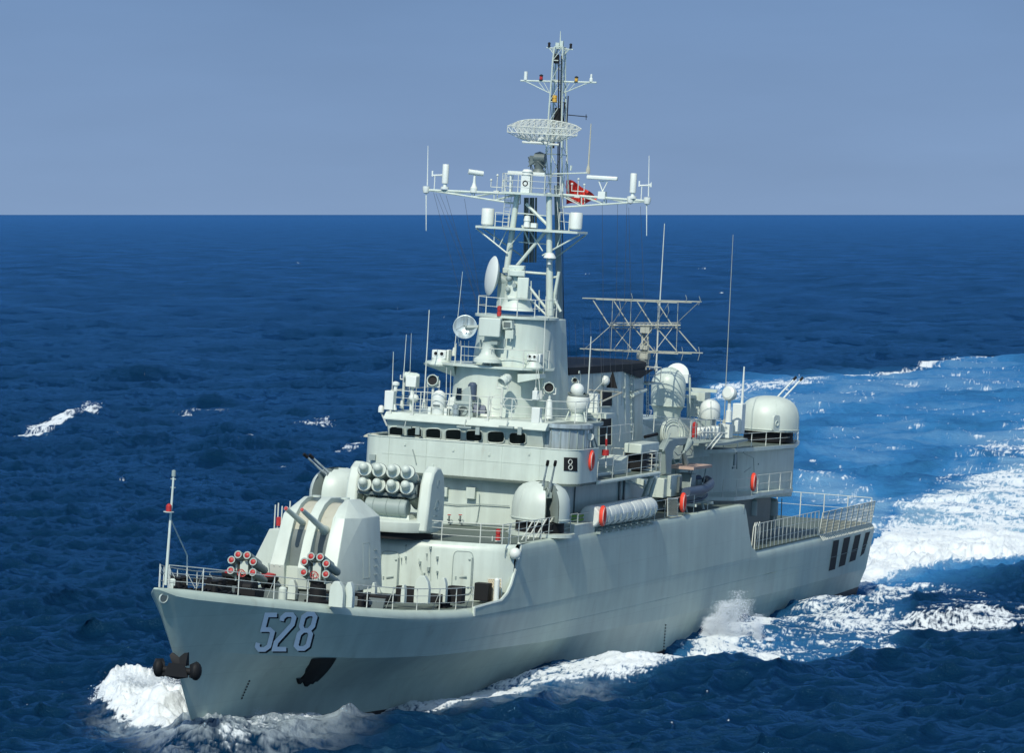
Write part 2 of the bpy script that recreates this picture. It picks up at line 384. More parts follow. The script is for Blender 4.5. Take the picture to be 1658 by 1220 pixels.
# draught marks
b = MB()
for k in range(7):
    for (qx, qy) in ((404-k*2.0, 1104+k*4.6),):
        p = on_hull(qx, qy, 0.025); b.box(p, (0.14, 0.02, 0.07))
part('draught_mark', BLACK, b)
b = MB()
for k in range(9):
    p = on_hull(1078-k*0.4, 1013+k*5, 0.02); b.box(p, (0.16, 0.03, 0.07))
part('draught_mark', BLACK, b)
# hawse recess for the port anchor and bullring at the stem head

b = MB(); bp = on_hull(265, 969, 0.03); b.lathe(bp, [(0.27, 0), (0.24, 0.03), (0.20, 0.03), (0.17, -0.05)], (0.5, 0.85, -0.15), n=18)
br = part('bullring', NEWP, b); b = MB(); b.lathe(bp, [(0.0, 0.015), (0.20, 0.015)], (0.5, 0.85, -0.15), n=18); part('bullring_hole', GREY, b, br)
# boot topping strip at the waterline
b = MB(); rows = []
for s in np.linspace(0.02, 1, 90):
    c = sect(s); zz = [p[2] for p in c[4:]][::-1]
    r = []
    for dz in (-0.05, -0.35, -0.8, -1.6):
        z = -0.32+0.0098*111.4*s+dz
        r.append((float(np.interp(z, zz, [p[0] for p in c[4:]][::-1])), float(np.interp(z, zz, [p[1] for p in c[4:]][::-1]))+0.012, z))
    rows.append(r)
b.grid(rows); b.grid([[(x, -y, z) for x, y, z in r] for r in rows]); part('boot_topping', BOOT, b)
# weld seams running along the port side
b = MB()
for zc, s0, s1 in ((3.3, 0.22, 0.98),):
    pts = []
    for x in np.linspace(-111.4*s0, -111.4*s1, 40):
        pts.append((x, hull_y(x, min(zc, 4.5)) if zc < 4.6 else smoothI(x, YD)+0.0, zc))
    b.path([Vector(p) for p in pts], 0.02, n=4)
part('weld_seam', HULLP, b)
# openings in the port quarter
QW = [((1349, 876), (1359, 874), (1352, 923), (1341, 926)), ((1366, 872), (1377, 869), (1368, 916), (1357, 920)), ((1384, 868), (1394, 865), (1385, 908), (1374, 912)), ((1401, 863), (1409, 861), (1399, 897), (1392, 903))]
for q in QW:
    P = [on_hull(x, y, 0.015) for x, y in q]
    b = MB(); b.add(P, [(0, 1, 2, 3)]); wo_ = part('mooring_opening', BLACK, b)
    b = MB(); b.path(P+[P[0]], 0.02, n=5); part('opening_frame', HULLP, b, wo_)
    b = MB(); m1, m2 = (P[0]*0.45+P[3]*0.55)+V(0, .03, 0), (P[1]*0.45+P[2]*0.55)+V(0, .03, 0); b.tube(m1, m2, 0.022, n=5)
    pass; part('opening_bar', GREY, b, wo_)

# ------------------------------------------------------------------ helpers for fittings
def railing(pts, h=1.0, wires=3, sp=1.9, r=0.028, rw=0.015, name='railing', m=None, parent=None):
    b = MB(); pts = [Vector(p) for p in pts]
    for a, c in zip(pts[:-1], pts[1:]):
        n = max(1, round((c-a).length/sp))
        for i in range(n+1):
            p = a+(c-a)*(i/n); b.tube(p, p+V(0, 0, h), r, n=6)
    for k in range(wires):
        zz = h*(k+1)/wires
        b.path([p+V(0, 0, zz-0.01) for p in pts], rw if k < wires-1 else rw*1.5, n=5)
    return part(name, m or RAIL, b, parent)
def whip(p, q, r=0.035, name='whip_antenna', m=None, base=True, parent=None):
    b = MB(); p, q = Vector(p), Vector(q); b.tube(p, p+(q-p)*0.25, r, r*0.8, n=6); b.tube(p+(q-p)*0.25, q, r*0.8, r*0.45, n=6)
    if base: b.lathe(p-V(0, 0, 0.05), [(0, 0), (0.12, 0), (0.12, 0.2), (0.06, 0.45), (0, 0.45)], n=10)
    return part(name, m or RAIL, b, parent)

# forecastle rails
def dk(x, ins=0.35): return Vector((x, smoothI(x, YD)-ins, I(x, ZD)))
xsr = [-0.9, -3.0, -5.4, -8, -10.6, -13.2, -15.8, -18.4, -21, -23.6, -25.6, -27.8]
for sy in (1, -1):
    railing([Vector((p.x, sy*p.y, p.z)) for p in map(dk, xsr)], 1.05, 3, sp=3.2)
    # cross bars between inner braces
for x in xsr[1::2]:
    for sy in (1, -1):
        b = MB(); p = dk(x); b.tube((p.x, sy*p.y, p.z+0.95), (p.x-0.35, sy*(p.y-0.45), p.z), 0.018, n=5); part('rail_brace', RAIL, b)
# jackstaff
js = MB(); j0, j1 = at(268, 948, y=0), at(281, 772, y=0)
js.tube(j0, j1, 0.075, 0.045, n=8); jo = part('jackstaff', NEWP, js)
b = MB(); b.lathe(j1, [(0, 0), (0.09, 0), (0.09, 0.26), (0, 0.3)], n=10); b.tube(j1+V(0, -.12, -.12), j1+V(0, .12, -.12), 0.03, n=6); b.tube(j1+V(0, -.12, -.5), j1+V(0, .12, -.5), 0.02, n=6); part('staff_head', MID, b, jo)
lp = at(273, 830, y=-0.02); b = MB(); b.lathe(lp, [(0, 0), (0.24, 0), (0.24, 0.03), (0, 0.03)], n=14); part('lamp_shelf', NEWP, b, jo)
b = MB(); b.lathe(lp+V(0, 0, 0.04), [(0, 0), (0.13, 0), (0.13, 0.25), (0.07, 0.33), (0, 0.36)], n=12); part('signal_lamp', RED, b, jo)
b = MB(); b.tube(at(277, 843, y=0), at(303, 900, y=0), 0.03, n=6); b.tube(at(303, 900, y=0), at(303, 948, y=0), 0.03, n=6); part('staff_stay', RAIL, b, jo)

# forecastle fittings
def bollard(x, y, s=1.0):
    z = I(x, ZD); b = MB(); b.box((x, y, z+0.04), (1.2*s, 0.45*s, 0.08))
    for d in (-0.38, 0.38): b.lathe((x+d*s, y, z+0.06), [(0, 0), (0.17*s, 0), (0.15*s, 0.45*s), (0.2*s, 0.5*s), (0.2*s, 0.57*s), (0, 0.6*s)], n=14)
    return part('mooring_bollard', BLACK, b)
for x in (-5.2, -17.2, -26.4):
    for sy in (1, -1): bollard(x, sy*(smoothI(x, YD)-1.25), 0.95)
# two capstans with red tops
for (px, py) in ((375, 938), (434, 946)):
    p = at(px, py, z=I(-11, ZD)+0.05); p.z = I(p.x, ZD)
    b = MB(); b.lathe(p, [(0, 0), (0.55, 0), (0.42, 0.2), (0.30, 0.5), (0.42, 0.85), (0.50, 0.95), (0.50, 1.08), (0, 1.08)], n=20); c = part('capstan', BLACK, b)
    b = MB(); b.lathe(p, [(0, 1.085), (0.36, 1.085), (0.36, 1.2), (0.14, 1.25), (0, 1.25)], n=16); part('capstan_cap', RED, b, c)
# anchor windlass and chain
b = MB()
for sy in (0.8, -0.8):
    b.lathe((-9.3, sy, I(-9.3, ZD)+0.42), [(0, -0.35), (0.42, -0.35), (0.26, -0.2), (0.26, 0.2), (0.42, 0.35), (0, 0.35)], (0, 1, 0), n=18)
    b.box((-9.5, sy, I(-9.5, ZD)+0.2), (1.2, 1.0, 0.4))
    for k in range(16):
        x = -8.6+k*0.32; b.box((x, sy*0.75, I(x, ZD)+0.06), (0.26, 0.10 if k % 2 else 0.2, 0.2 if k % 2 else 0.09))
part('anchor_windlass', BLACK, b)
for (px, py, s) in ((281, 936, 0.5), (288, 938, 0.45), (357, 937, 0.5), (458, 955, 0.55)):
    p = at(px, py, z=I(-7, ZD)); 
    p = Vector((p.x, p.y, I(p.x, ZD))); b = MB(); b.lathe(p, [(0, 0), (0.2, 0), (0.2, s), (0.12, s+0.08), (0, s+0.08)], n=12); part('deck_ventilator', NEWP, b)
# raised curved fin-like fairleads near the bow and mid forecastle
for (px, py, wd, ht) in ((420, 945, 0.95, 1.35), (471, 972, 0.4, 0.95), (543, 984, 0.7, 1.2), (563, 985, 0.4, 1.2), (681, 978, 0.75, 1.35), (715, 976, 0.35, 1.2), (603, 974, 0.2, 0.9), (651, 978, 0.2, 0.9)):
    p = at(px, py, z=I(-14, ZD)); p = at(px, py, z=I(p.x, ZD)); 
    b = MB(); prof = [(-wd/2, 0), (wd/2, 0), (wd/2, ht*0.55), (wd*0.40, ht*0.8), (wd*0.15, ht), (-wd*0.2, ht), (-wd*0.45, ht*0.8), (-wd/2, ht*0.5)]
    b.prism([(p.y+a, p.z+c) for a, c in prof], p.x-0.35, p.x, 'yz'); part('vent_cowl', NEWP, b, bev=0.02)
# dark stores lockers and hatch coamings along the forecastle
for (px, py, dx, dy, dz) in ((278, 944, .9, .9, .35), (655, 977, .5, 1.0, .8), (735, 978, .6, .75, .85), (778, 974, .6, .75, .9), (697, 978, .8, .8, .45), (600, 978, 1.6, 1.6, .4), (520, 975, 1.0, 1.6, .5), (330, 945, 2.5, 1.2, .22), (480, 968, 2.2, 1.6, .3)):
    p = at(px, py, z=I(-16, ZD)); p = at(px, py, z=I(p.x, ZD)); b = MB(); b.box((p.x-dx/2, p.y, p.z+dz/2), (dx, dy, dz)); part('deck_locker', BLACK, b, bev=0.03)
# breakwater
b = MB(); zz = I(-19, ZD)
for sy in (1, -1): b.add([(-15.2, 0, 5.6), (-18.2, sy*4.3, 5.36), (-18.35, sy*4.3, 5.36), (-15.35, 0, 5.6), (-15.4, 0, 6.15), (-18.5, sy*4.3, 5.85), (-18.6, sy*4.3, 5.85), (-15.5, 0, 6.15)],
                         [(0, 1, 5, 4), (3, 2, 6, 7), (4, 5, 6, 7), (1, 2, 6, 5)])
part('breakwater', GREY, b)

# ------------------------------------------------------------------ rocket launchers on the forecastle
def rocket_launcher(c):
    b = MB(); z0 = I(c.x, ZD)
    b.lathe((c.x-0.3, c.y, z0), [(0, 0), (0.62, 0), (0.62, 0.12), (0.42, 0.2), (0.38, 1.0), (0.5, 1.1), (0, 1.1)], n=18)
    o = part('rocket_launcher', BLACK, b)
    b = MB(); b.box((c.x-0.25, c.y, c.z-0.2), (0.5, 0.42, 0.85)); b.box((c.x-0.5, c.y-0.42, c.z-0.35), (0.9, 0.09, 0.8)); b.box((c.x-0.5, c.y+0.42, c.z-0.35), (0.9, 0.09, 0.8))
    part('launcher_cradle', NEWP, b, o, bev=0.02)
    el = R(18); ax = V(math.cos(el), 0, math.sin(el))
    for a in (205, 154, 112, 68, 26, -25):
        q = c+V(0.25, 0.62*math.cos(R(a)), 0.58*math.sin(R(a))*1.0)
        b = MB(); b.lathe(q-ax*1.7, [(0, 0), (0.16, 0), (0.195, 0.1), (0.195, 1.72), (0.135, 1.72), (0.135, 1.65)], ax, n=14)
        t = part('launch_tube', MID, b, o); b = MB(); b.lathe(q, [(0.137, -.03), (0.14, .012), (0.2, .012), (0.2, -.06)], ax, n=14); part('tube_rim', BLACK, b, t); b = MB(); b.lathe(q+ax*0.0, [(0.135, -0.03), (0.125, 0.03), (0.05, 0.07), (0, 0.08)], ax, n=14); part('muzzle_cap', RED, b, t)
    b = MB(); b.ring(c+V(0.35, 0, -0.32), (1, 0.1, 0.1), 0.17, 0.02, n=16, m=5); b.ring(c+V(0.4, 0.12, -0.35), (1, 0.4, 0.2), 0.13, 0.02, n=16, m=5)
    b.tube(c+V(.36, -.17, -.32), c+V(.36, .17, -.32), .014, n=5); b.tube(c+V(.36, 0, -.5), c+V(.36, 0, -.15), .014, n=5)
    part('hand_wheel', RED, b, o)
for (px, py, y) in ((395, 917, -1.9), (513, 920, 1.9)): rocket_launcher(at(px, py, x=-15.0))

# ------------------------------------------------------------------ main gun turret
tm = MB()
prof = [(-18.75, 5.95), (-18.55, 7.05), (-19.05, 8.2), (-19.7, 9.45), (-20.4, 9.95), (-21.3, 10.25), (-23.0, 10.2), (-24.0, 9.3), (-24.3, 5.95)]
for sy in (1, -1):
    pts = [(x, sy*0.98, z) for x, z in prof]+[(x, sy*yy, z) for x, z, yy in [(-18.75, 5.95, 1.72), (-18.55, 7.05, 1.72), (-19.7, 9.45, 1.58), (-21.3, 10.25, 1.15), (-23.0, 10.2, 1.15), (-24.0, 9.3, 1.35), (-24.3, 5.95, 1.6)]]
    pts += [(-20.15, sy*2.22, 5.95), (-20.1, sy*2.22, 6.6), (-20.95, sy*2.02, 9.42), (-23.45, sy*2.02, 9.42), (-23.8, sy*2.22, 5.95)]
    tm.hull(pts)
rib = [(-18.6, 5.95), (-18.4, 7.0), (-19.0, 8.3), (-19.72, 9.5), (-20.45, 10.02), (-21.3, 10.3), (-23.0, 10.22), (-24.0, 9.3), (-24.28, 5.95)]
tm.prism(rib, -0.24, 0.24)
tm.span(-18.9, -20.5, -1.0, 1.0, 5.95, 7.0)
tur = part('gun_turret', NEWP, tm, bev=0.03)
sm = MB()
for sy in (1, -1):
    y0, y1 = (0.24, 0.98) if sy > 0 else (-0.98, -0.24)
    cr = []
    for k in range(13):
        a = R(5+k*13); cr.append((-21.7+2.25*math.cos(a), 7.75+2.28*math.sin(a)))
    sm.prism([(-23.9, 6.9), (-20.3, 6.9)]+cr, y0+0.01, y1-0.01)
part('mantlet_canvas', CANVAS, sm, tur)
sm = MB()
for y0, y1 in ((0.245, 0.975), (-0.975, -0.245)): sm.prism([(-23.5, 6.9), (-19.25, 6.9), (-19.35, 8.1), (-19.62, 8.75), (-23.5, 8.75)], y0, y1)
part('elevation_slot', GREY, sm, tur)  # dark grey stands for the shading low in the slots
for sy, (rx, ry), (tx, ty) in ((-1, (505, 860), (463, 824)), (1, (526, 860), (489, 826))):
    y = sy*0.6; a, c = at(rx, ry, y=y), at(tx, ty, y=y); d = (c-a).normalized()
    b = MB(); b.lathe(a-d*0.9, [(0.0, 0), (0.27, 0), (0.27, 0.9), (0.22, 1.1), (0.17, 1.3), (0.11, (c-a).length+0.9), (0.075, (c-a).length+0.9), (0.07, (c-a).length+0.5)], d, n=16)
    g = part('gun_barrel', NEWP, b, tur); b = MB(); b.lathe(c-d*0.05, [(0.075, 0.0), (0.1, 0.06), (0.07, 0.1), (0, 0.1)], d, n=12); part('muzzle_tampion', RED, b, g)
b = MB(); b.lathe((-21.4, 0, 4.9), [(0, 0), (2.0, 0), (2.0, 1.06), (0, 1.06)], n=36); part('turret_ring', GREY, b, tur)
b = MB(); b.path([V(-20.3, 2.235, 6.3), V(-20.3, 2.235, 6.0)], .02, n=4)
for z_ in (6.6, 7.0, 7.4, 7.8): b.path([V(-23.0, 2.235-(z_-6.6)*.07, z_), V(-22.6, 2.235-(z_-6.6)*.07, z_)], .022, n=4)
b.path([V(-21.0, 2.23, 6.5), V(-21.9, 2.23, 6.5), V(-21.9, 2.11, 8.2), V(-21.0, 2.11, 8.2), V(-21.0, 2.23, 6.5)], .018, n=4)
part('turret_hatch', MID, b, tur)
b = MB()
for y_ in (-1.35, 1.35):
    b.path([V(-18.62, y_*.8, 7.2), V(-19.72, y_*.8, 9.5)], .010, n=4); b.lathe((-21.9, y_*.55, 10.22), [(.22, 0), (.22, .08), (0, .1)], n=14)
for y_ in (-1.5, -1.2, 1.2, 1.5): b.ball((-18.55, y_, 7.0), .035, n=6, m=4)
part('turret_seam', PAINT, b, tur)
# slanted vent casing to starboard of the turret
b = MB(); q = [at(412, 905, x=-25), at(436, 857, x=-25), at(452, 857, x=-25), at(442, 915, x=-25)]
b.add([v for v in q]+[v+V(-1.8, 0, 0) for v in q], [(0, 1, 2, 3), (4, 5, 6, 7), (0, 1, 5, 4), (1, 2, 6, 5), (2, 3, 7, 6)]); part('vent_trunk', NEWP, b, bev=0.03)
for (px, py0, py1) in ((444, 857, 818), (449, 857, 815), (455, 857, 820), (468, 850, 812)):
    b = MB(); b.tube(at(px, py0, x=-26), at(px+2, py1, x=-26), 0.035, n=6); part('handrail_post', RAIL, b)
b = MB(); b.lathe(at(451, 852, x=-26), [(0, 0), (0.13, 0), (0.13, 0.42), (0, 0.45)], n=10); part('signal_lamp', RED, b)

# ------------------------------------------------------------------ deckhouse front: doors, fittings
def wallpt(px, py, off=0.0):
    y = 1.0
    for _ in range(6): p = at(px, py, x=xwall(y)+off); y = p.y
    return at(px, py, x=xwall(y)+off)
for (px, w_) in ((747, 0.98), (629, 0.98)):
    b = MB(); rows = []
    P = wallpt(px, 962, 0.03); h = 2.15; y0 = P.y
    def dp(u, v, o): return (xwall(y0+u)+o, y0+u, P.z+v)
    out = []
    for k in range(28):
        t = 2*math.pi*k/28; cx, cz = math.cos(t), math.sin(t)
        ex = abs(cx)**0.35*math.copysign(1, cx)*w_/2; ez = abs(cz)**0.35*math.copysign(1, cz)*h/2+h/2; out.append((ex, ez))
    b.add([dp(u, v, 0.0) for u, v in out]+[dp(u*0.97, h/2+(v-h/2)*0.98, 0.07) for u, v in out], [(i, (i+1) % 28, 28+(i+1) % 28, 28+i) for i in range(28)]+[tuple(range(28, 56))])
    d = part('watertight_door', PAINT, b)
    b = MB(); b.path([Vector(dp(u, v, 0.075)) for u, v in out+out[:1]], 0.018, n=5); b.tube(dp(w_/2-0.05, 0.3, 0.1), dp(w_/2-0.05, h-0.3, 0.1), 0.025, n=6); part('door_gasket', MID, b, d)
    b = MB(); b.box(dp(0.05, 0.85, 0.11), (0.05, 0.38, 0.06), rx=R(12)); b.box(dp(-0.3, 0.8, 0.1), (0.05, 0.06, 0.14)); b.box(dp(0.32, 1.75, 0.1), (0.05, 0.1, 0.06)); b.box(dp(0.32, .35, 0.1), (0.05, 0.1, 0.06)); part('door_handle', MID, b, d)
b = MB()
for (px, py, s) in ((697, 888, .1), (708, 904, .1), (708, 927, .08), (694, 922, .13), (680, 912, .1), (657, 903, .07), (820, 890, .06), (657, 884, .05), (691, 898, .05), (687, 930, .07), (650, 905, .05)):
    p = wallpt(px, py, 0.06); b.box(p, (0.16, s, s*1.4)); b.tube(p, p+V(0, 0.02, -0.3), 0.012, n=4)
part('wall_fitting', MID, b)
b = MB()
p1 = [wallpt(x, y, 0.05) for x, y in ((683, 960), (683, 930), (681, 912), (678, 905))]; b.path(p1, 0.022, n=5)
b.path([wallpt(x, y, 0.05) for x, y in ((697, 940), (697, 895))], 0.012, n=5); part('wall_pipe', PAINT, b)
b = MB(); b.ball(wallpt(834, 897, 0.35), 0.3); part('lamp_globe', WHITE, b)
# front rail of the upper deck
fr = [Vector((xwall(y)-0.35, y, 7.8)) for y in (-5.6, -4.4, -3.0, -1.5, 0.5, 2.5, 4.4, 5.7)]
railing(fr, 1.0, 3, sp=2.2)
b = MB(); p = at(806, 877, x=-33.4); p.z = 7.85; b.lathe(p, [(0, 0), (0.16, 0), (0.16, 0.06), (0, 0.06)], n=10); b.tube(p+V(0, -.3, 0), p+V(0, -.3, .25), .03, n=5); lb = part('lamp_bracket', NEWP, b)
b = MB(); b.lathe(p+V(0, 0, .06), [(0, 0), (0.13, 0), (0.13, 0.24), (0.10, 0.26), (0.10, 0.3), (0.13, 0.32), (0.13, 0.55), (0, 0.6)], n=12); part('signal_lamp', RED, b, lb)

# ------------------------------------------------------------------ eight-cell missile launcher in front of the bridge
C0 = V(-32.0, -0.25, 7.8)
b = MB(); b.lathe(C0, [(0, 0), (2.0, 0), (2.0, 0.35), (0, 0.35)], n=40); base = part('missile_launcher', BLACK, b)
b = MB(); b.lathe(C0+V(0, 0, 0.36), [(0, 0), (2.25, 0), (2.3, 0.1), (2.3, 0.5), (2.1, 0.62), (0, 0.62)], n=40); part('turntable', NEWP, b, base)
b = MB(); b.hull([(-30.5, -1.2, 8.3), (-30.5, 1.15, 8.3), (-30.9, -0.9, 9.0), (-30.9, 0.9, 9.0), (-33.4, -1.3, 8.3), (-33.4, 1.3, 8.3), (-33.2, -0.9, 9.0), (-33.2, 0.9, 9.0)]); part('launcher_pedestal', NEWP, b, base)
for y0, y1 in ((1.36, 1.98), (-2.55, -1.93)):
    b = MB(); prof = [(-30.6, 8.2), (-30.75, 9.2), (-31.0, 10.6), (-31.35, 11.2), (-31.9, 11.48), (-32.5, 11.4), (-33.0, 11.0), (-33.25, 10.2), (-33.3, 8.2)]
    b.prism(prof, y0, y1); arm_ = part('launcher_arm', NEWP, b, base, bev=0.12)
    b = MB(); b.ring((-32.1, y1+.005, 10.6), (0, 1, 0), .2, .015, n=18, m=4); b.ring((-32.1, y1+.005, 9.5), (0, 1, 0), .28, .015, n=18, m=4)
    for z_ in (8.6, 9.0, 9.4): b.box((-31.9, y1+.01, z_), (.5, .04, .04))
    part('arm_fitting', MID, b, arm_)
b = MB(); b.lathe((-30.9, -1.35, 9.35), [(0, 0), (0.40, 0), (0.45, 0.06), (0.45, 2.15), (0.40, 2.2), (0, 2.2)], (0, 1, 0), n=24)
for y in (-0.9, -0.2, 0.5): b.ring((-30.9, y, 9.35), (0, 1, 0), 0.46, 0.02, n=24, m=4)
part('launcher_drum', MID, b, base)
el = R(24); ax = V(math.cos(el), 0.03, math.sin(el)); b = MB()
b.box((-31.4, -0.3, 10.0), (1.5, 3.1, 0.16)); b.box((-31.55, -0.3, 10.3), (1.1, 3.1, 0.5)); part('cell_rack', GREY, b, base)
for row, (z, dx) in enumerate(((10.62, -0.02), (11.38, 0.0))):
    for y in (-1.42, -0.66, 0.1, 0.86):
        tip = V(-30.05+dx, y, z+0.02)
        b = MB(); L = 2.9
        b.lathe(tip-ax*L, [(0, 0), (0.30, 0), (0.33, 0.05), (0.33, L-0.62), (0.36, L-0.6), (0.36, L-0.5), (0.30, L-0.48), (0.23, L-0.4), (0.225, L-0.14), (0.19, L-0.04), (0.12, L+0.02), (0.05, L+0.05), (0, L+0.055)], ax, n=20)
        t = part('missile_canister', NEWP, b, base); b = MB(); b.ring(tip-ax*0.55, ax, 0.35, 0.05, n=20, m=6); b.ring(tip-ax*1.4, ax, 0.35, 0.04, n=20, m=6); part('canister_band', GREY, b, t)

# ------------------------------------------------------------------ twin light gun mounts under domes
def gun_mount(c, az, r, h, sx=1.2, vec=None, root_h=0.72, slot=True, sep=0.42, L=2.2, label=None):
    ca, sa = math.cos(az), math.sin(az); U = V(ca, sa, 0); W = V(-sa, ca, 0)
    prof = [(r*0.99, 0.0), (r, 0.2*h), (r*.995, 0.42*h), (r*0.96, 0.56*h), (r*.90, .68*h), (r*0.80, 0.80*h), (r*0.65, 0.895*h), (r*0.46, 0.955*h), (r*0.24, 0.99*h), (0, h)]
    hw = 0.34
    sk = (lambda u, v, z: abs(v) < hw and u > -0.15*r and z > 0.05) if slot else None
    b = MB(); b.lathe(c, prof, n=72, sc=(sx, 1), u0=U, skip=sk)
    o = part('light_gun_mount', NEWP, b)
    if label: o['label'] = label
    if slot:
        b = MB()
        for s_ in (1, -1):
            pp = []
            for rr, zz in prof:
                q = rr*rr-hw*hw
                if q > 0: pp.append((math.sqrt(q)*sx, zz))
            pts = [c+U*(-0.15*r)+W*(s_*hw)]+[c+U*a+W*(s_*hw)+V(0, 0, z) for a, z in pp]+[c+U*(-0.15*r)+W*(s_*hw)+V(0, 0, h*0.97)]
            b.add(pts, [tuple(range(len(pts)))])
        q = [c+U*(-0.14*r)+W*s_*hw+V(0, 0, z) for s_, z in ((-1, 0), (1, 0), (1, h*0.98), (-1, h*0.98))]; b.add(q, [(0, 1, 2, 3)])
        part('gun_slot', MID, b, o)
    b = MB(); b.lathe(c-V(0, 0, 0.62), [(0, 0), (r*0.86, 0), (r*0.86, 0.62), (0, 0.62)], n=32); part('mount_ring', BLACK, b, o)
    b = MB()
    for a_ in (70, 128, 180, 232, 290):
        d_ = U*(math.cos(R(a_))*sx)+W*math.sin(R(a_)); b.path([c+d_*(rr+.004)+V(0, 0, zz) for rr, zz in prof[:7]], .011, n=4)
    b.lathe(c, [(r*1.004, 0.08), (r*1.02, 0.1), (r*1.02, 0.16), (r*1.004, 0.18)], n=48, sc=(sx, 1), u0=U, skip=sk); part('dome_seam', PAINT, b, o)
    vec = Vector(vec).normalized(); root = c+U*(r*0.35*(1 if slot else 0))+V(0, 0, h*root_h)
    for s_ in (-1, 1):
        b = MB(); a = root+W*(s_*sep/2)
        b.lathe(a-vec*0.3, [(0, 0), (0.10, 0), (0.10, 0.8), (0.06, 0.9), (0.05, L), (0, L)], vec, n=10); g = part('gun_barrel', METAL if slot else WHITE, b, o)
        b = MB(); b.lathe(a+vec*(L-0.45), [(0.05, 0), (0.085, 0.04), (0.085, 0.32), (0, 0.34)], vec, n=10); part('flash_hider', BLACK, b, g)
    if slot:
        b = MB(); b.box(root-V(0, 0, 0.1), (0.7, 0.5, 0.3), rz=az); b.ring(root+U*0.25+V(0, 0, .05), W, 0.22, 0.03, n=16, m=5); part('gun_cradle', MID, b, o)
    return o
gun_mount(V(-40.3, 4.85, 8.58), R(38), 1.48, 2.06, vec=(0.85, 0.50, 1.5), label='port side light gun mount beside the bridge')
gun_mount(V(-36.8, -5.1, 8.62), R(-25), 1.36, 2.15, vec=(1.2, -0.95, 1.15), label='starboard light gun mount behind the turret')
b = MB(); b.lathe((-40.2, 4.98, 7.81), [(0, 0), (1.75, 0), (1.75, 0.18), (0, 0.2)], n=40); part('mount_platform', PAINT, b)
# ------------------------------------------------------------------ superstructure
b = MB(); b.span(-42.4, -56, -5.0, 4.9, 7.8, 10.6); b.span(-56, -66, -3.6, 3.9, 7.8, 10.4); part('lower_superstructure', PAINT, b, bev=0.05)
# bridge deck band with rounded port and starboard corners
def band(x0, yl, yr, rad, xend, z0, z1, lean=0.0):
    pts = []
    for k in range(9): a = R(180-k*90/8); pts.append((x0-rad+rad*math.cos(R(90)-(R(180)-a)) if False else x0-rad+rad*math.sin(R(k*90/8)), yl+rad-rad*math.cos(R(k*90/8))))
    for k in range(9): pts.append((x0-rad+rad*math.cos(R(k*90/8)), yr-rad+rad*math.sin(R(k*90/8))))
    return [(xend, yl)]+pts+[(xend, yr)]
pl = band(-41.7, -5.75, 6.15, 1.1, -45.6, 10.5, 12.2)
b = MB(); ins = 0.1
b.grid([[(x, y, 10.45) for x, y in pl], [(x, y, 12.22) for x, y in pl]])
inn = band(-41.8, -5.65, 6.05, 1.0, -45.6, 10.5, 12.2)
b.grid([[(x, y, 12.22) for x, y in pl], [(x, y, 12.22) for x, y in inn]]); b.grid([[(x, y, 12.22) for x, y in inn], [(x, y, 10.5) for x, y in inn]])
bo = part('bridge_wing', PAINT, b)
b = MB(); b.prism(pl[:-1]+[(-45.6, 6.15), (-57.9, 5.9), (-57.9, -5.6), (-45.6, -5.75)], 10.33, 10.47, 'xy'); part('bridge_deck', DECK, b)
b = MB(); b.tube((-45.6, 6.17, 10.4), (-57.9, 5.92, 10.4), 0.11, n=8); b.tube((-57.9, 5.9, 10.4), (-57.9, 3.0, 10.4), 0.1, n=8); part('deck_edge_trim', PAINT, b)
b = MB(); b.path([Vector((x, y, 12.25)) for x, y in pl], 0.035, n=6); part('wing_coaming', NEWP, b)
b = MB()
for y_ in (-4.2, -2.1, 0.0, 2.1, 4.2): b.tube((-41.69, y_, 10.5), (-41.69, y_, 12.2), .010, n=4)
b.path([V(-41.69, -4.6, 11.35), V(-41.69, 5.0, 11.35)], .008, n=4)
for y_, z_ in ((-3.3, 11.9), (-0.6, 11.8), (1.4, 11.7), (3.6, 11.9), (-1.7, 10.9)): b.box((-41.68, y_, z_), (.06, .1, .12))
part('wing_seam', PAINT, b, bo)
b = MB(); b.path([at(x, y, x=-41.66) for x, y in ((668, 728), (671, 738), (674, 752))], .03, n=5); b.box(at(603, 741, x=-41.66), (.1, .35, .3)); part('wing_fitting', MID, b, bo)
# square side window with three round lamps seen like an 8
p0, p1 = at(914, 742, x=-42.15), at(935, 765, x=-42.5)
b = MB()
def bandpt(px, py, o=0.03):
    best = None
    for k in range(60):
        a = R(k*1.5); xx, yy = -42.8+(1.1+o)*math.cos(a), 5.05+(1.1+o)*math.sin(a)
        p = at(px, py, x=xx); e = abs(p.y-yy)
        if best is None or e < best[0]: best = (e, Vector((xx, yy, p.z)))
    return best[1]
rows = [[bandpt(913+22*t, 741+22*s_+0.8*t) for t in np.linspace(0, 1, 6)] for s_ in (0, 1)]
b.grid(rows); sg = part('side_light_panel', BLACK, b)
b = MB()
for yy in (748.5, 757.5): b.ring(bandpt(923.5, yy, 0.05), (0.6, 0.8, 0), 0.12, 0.022, n=14, m=5)
part('indicator_ring', RAIL, b, sg)
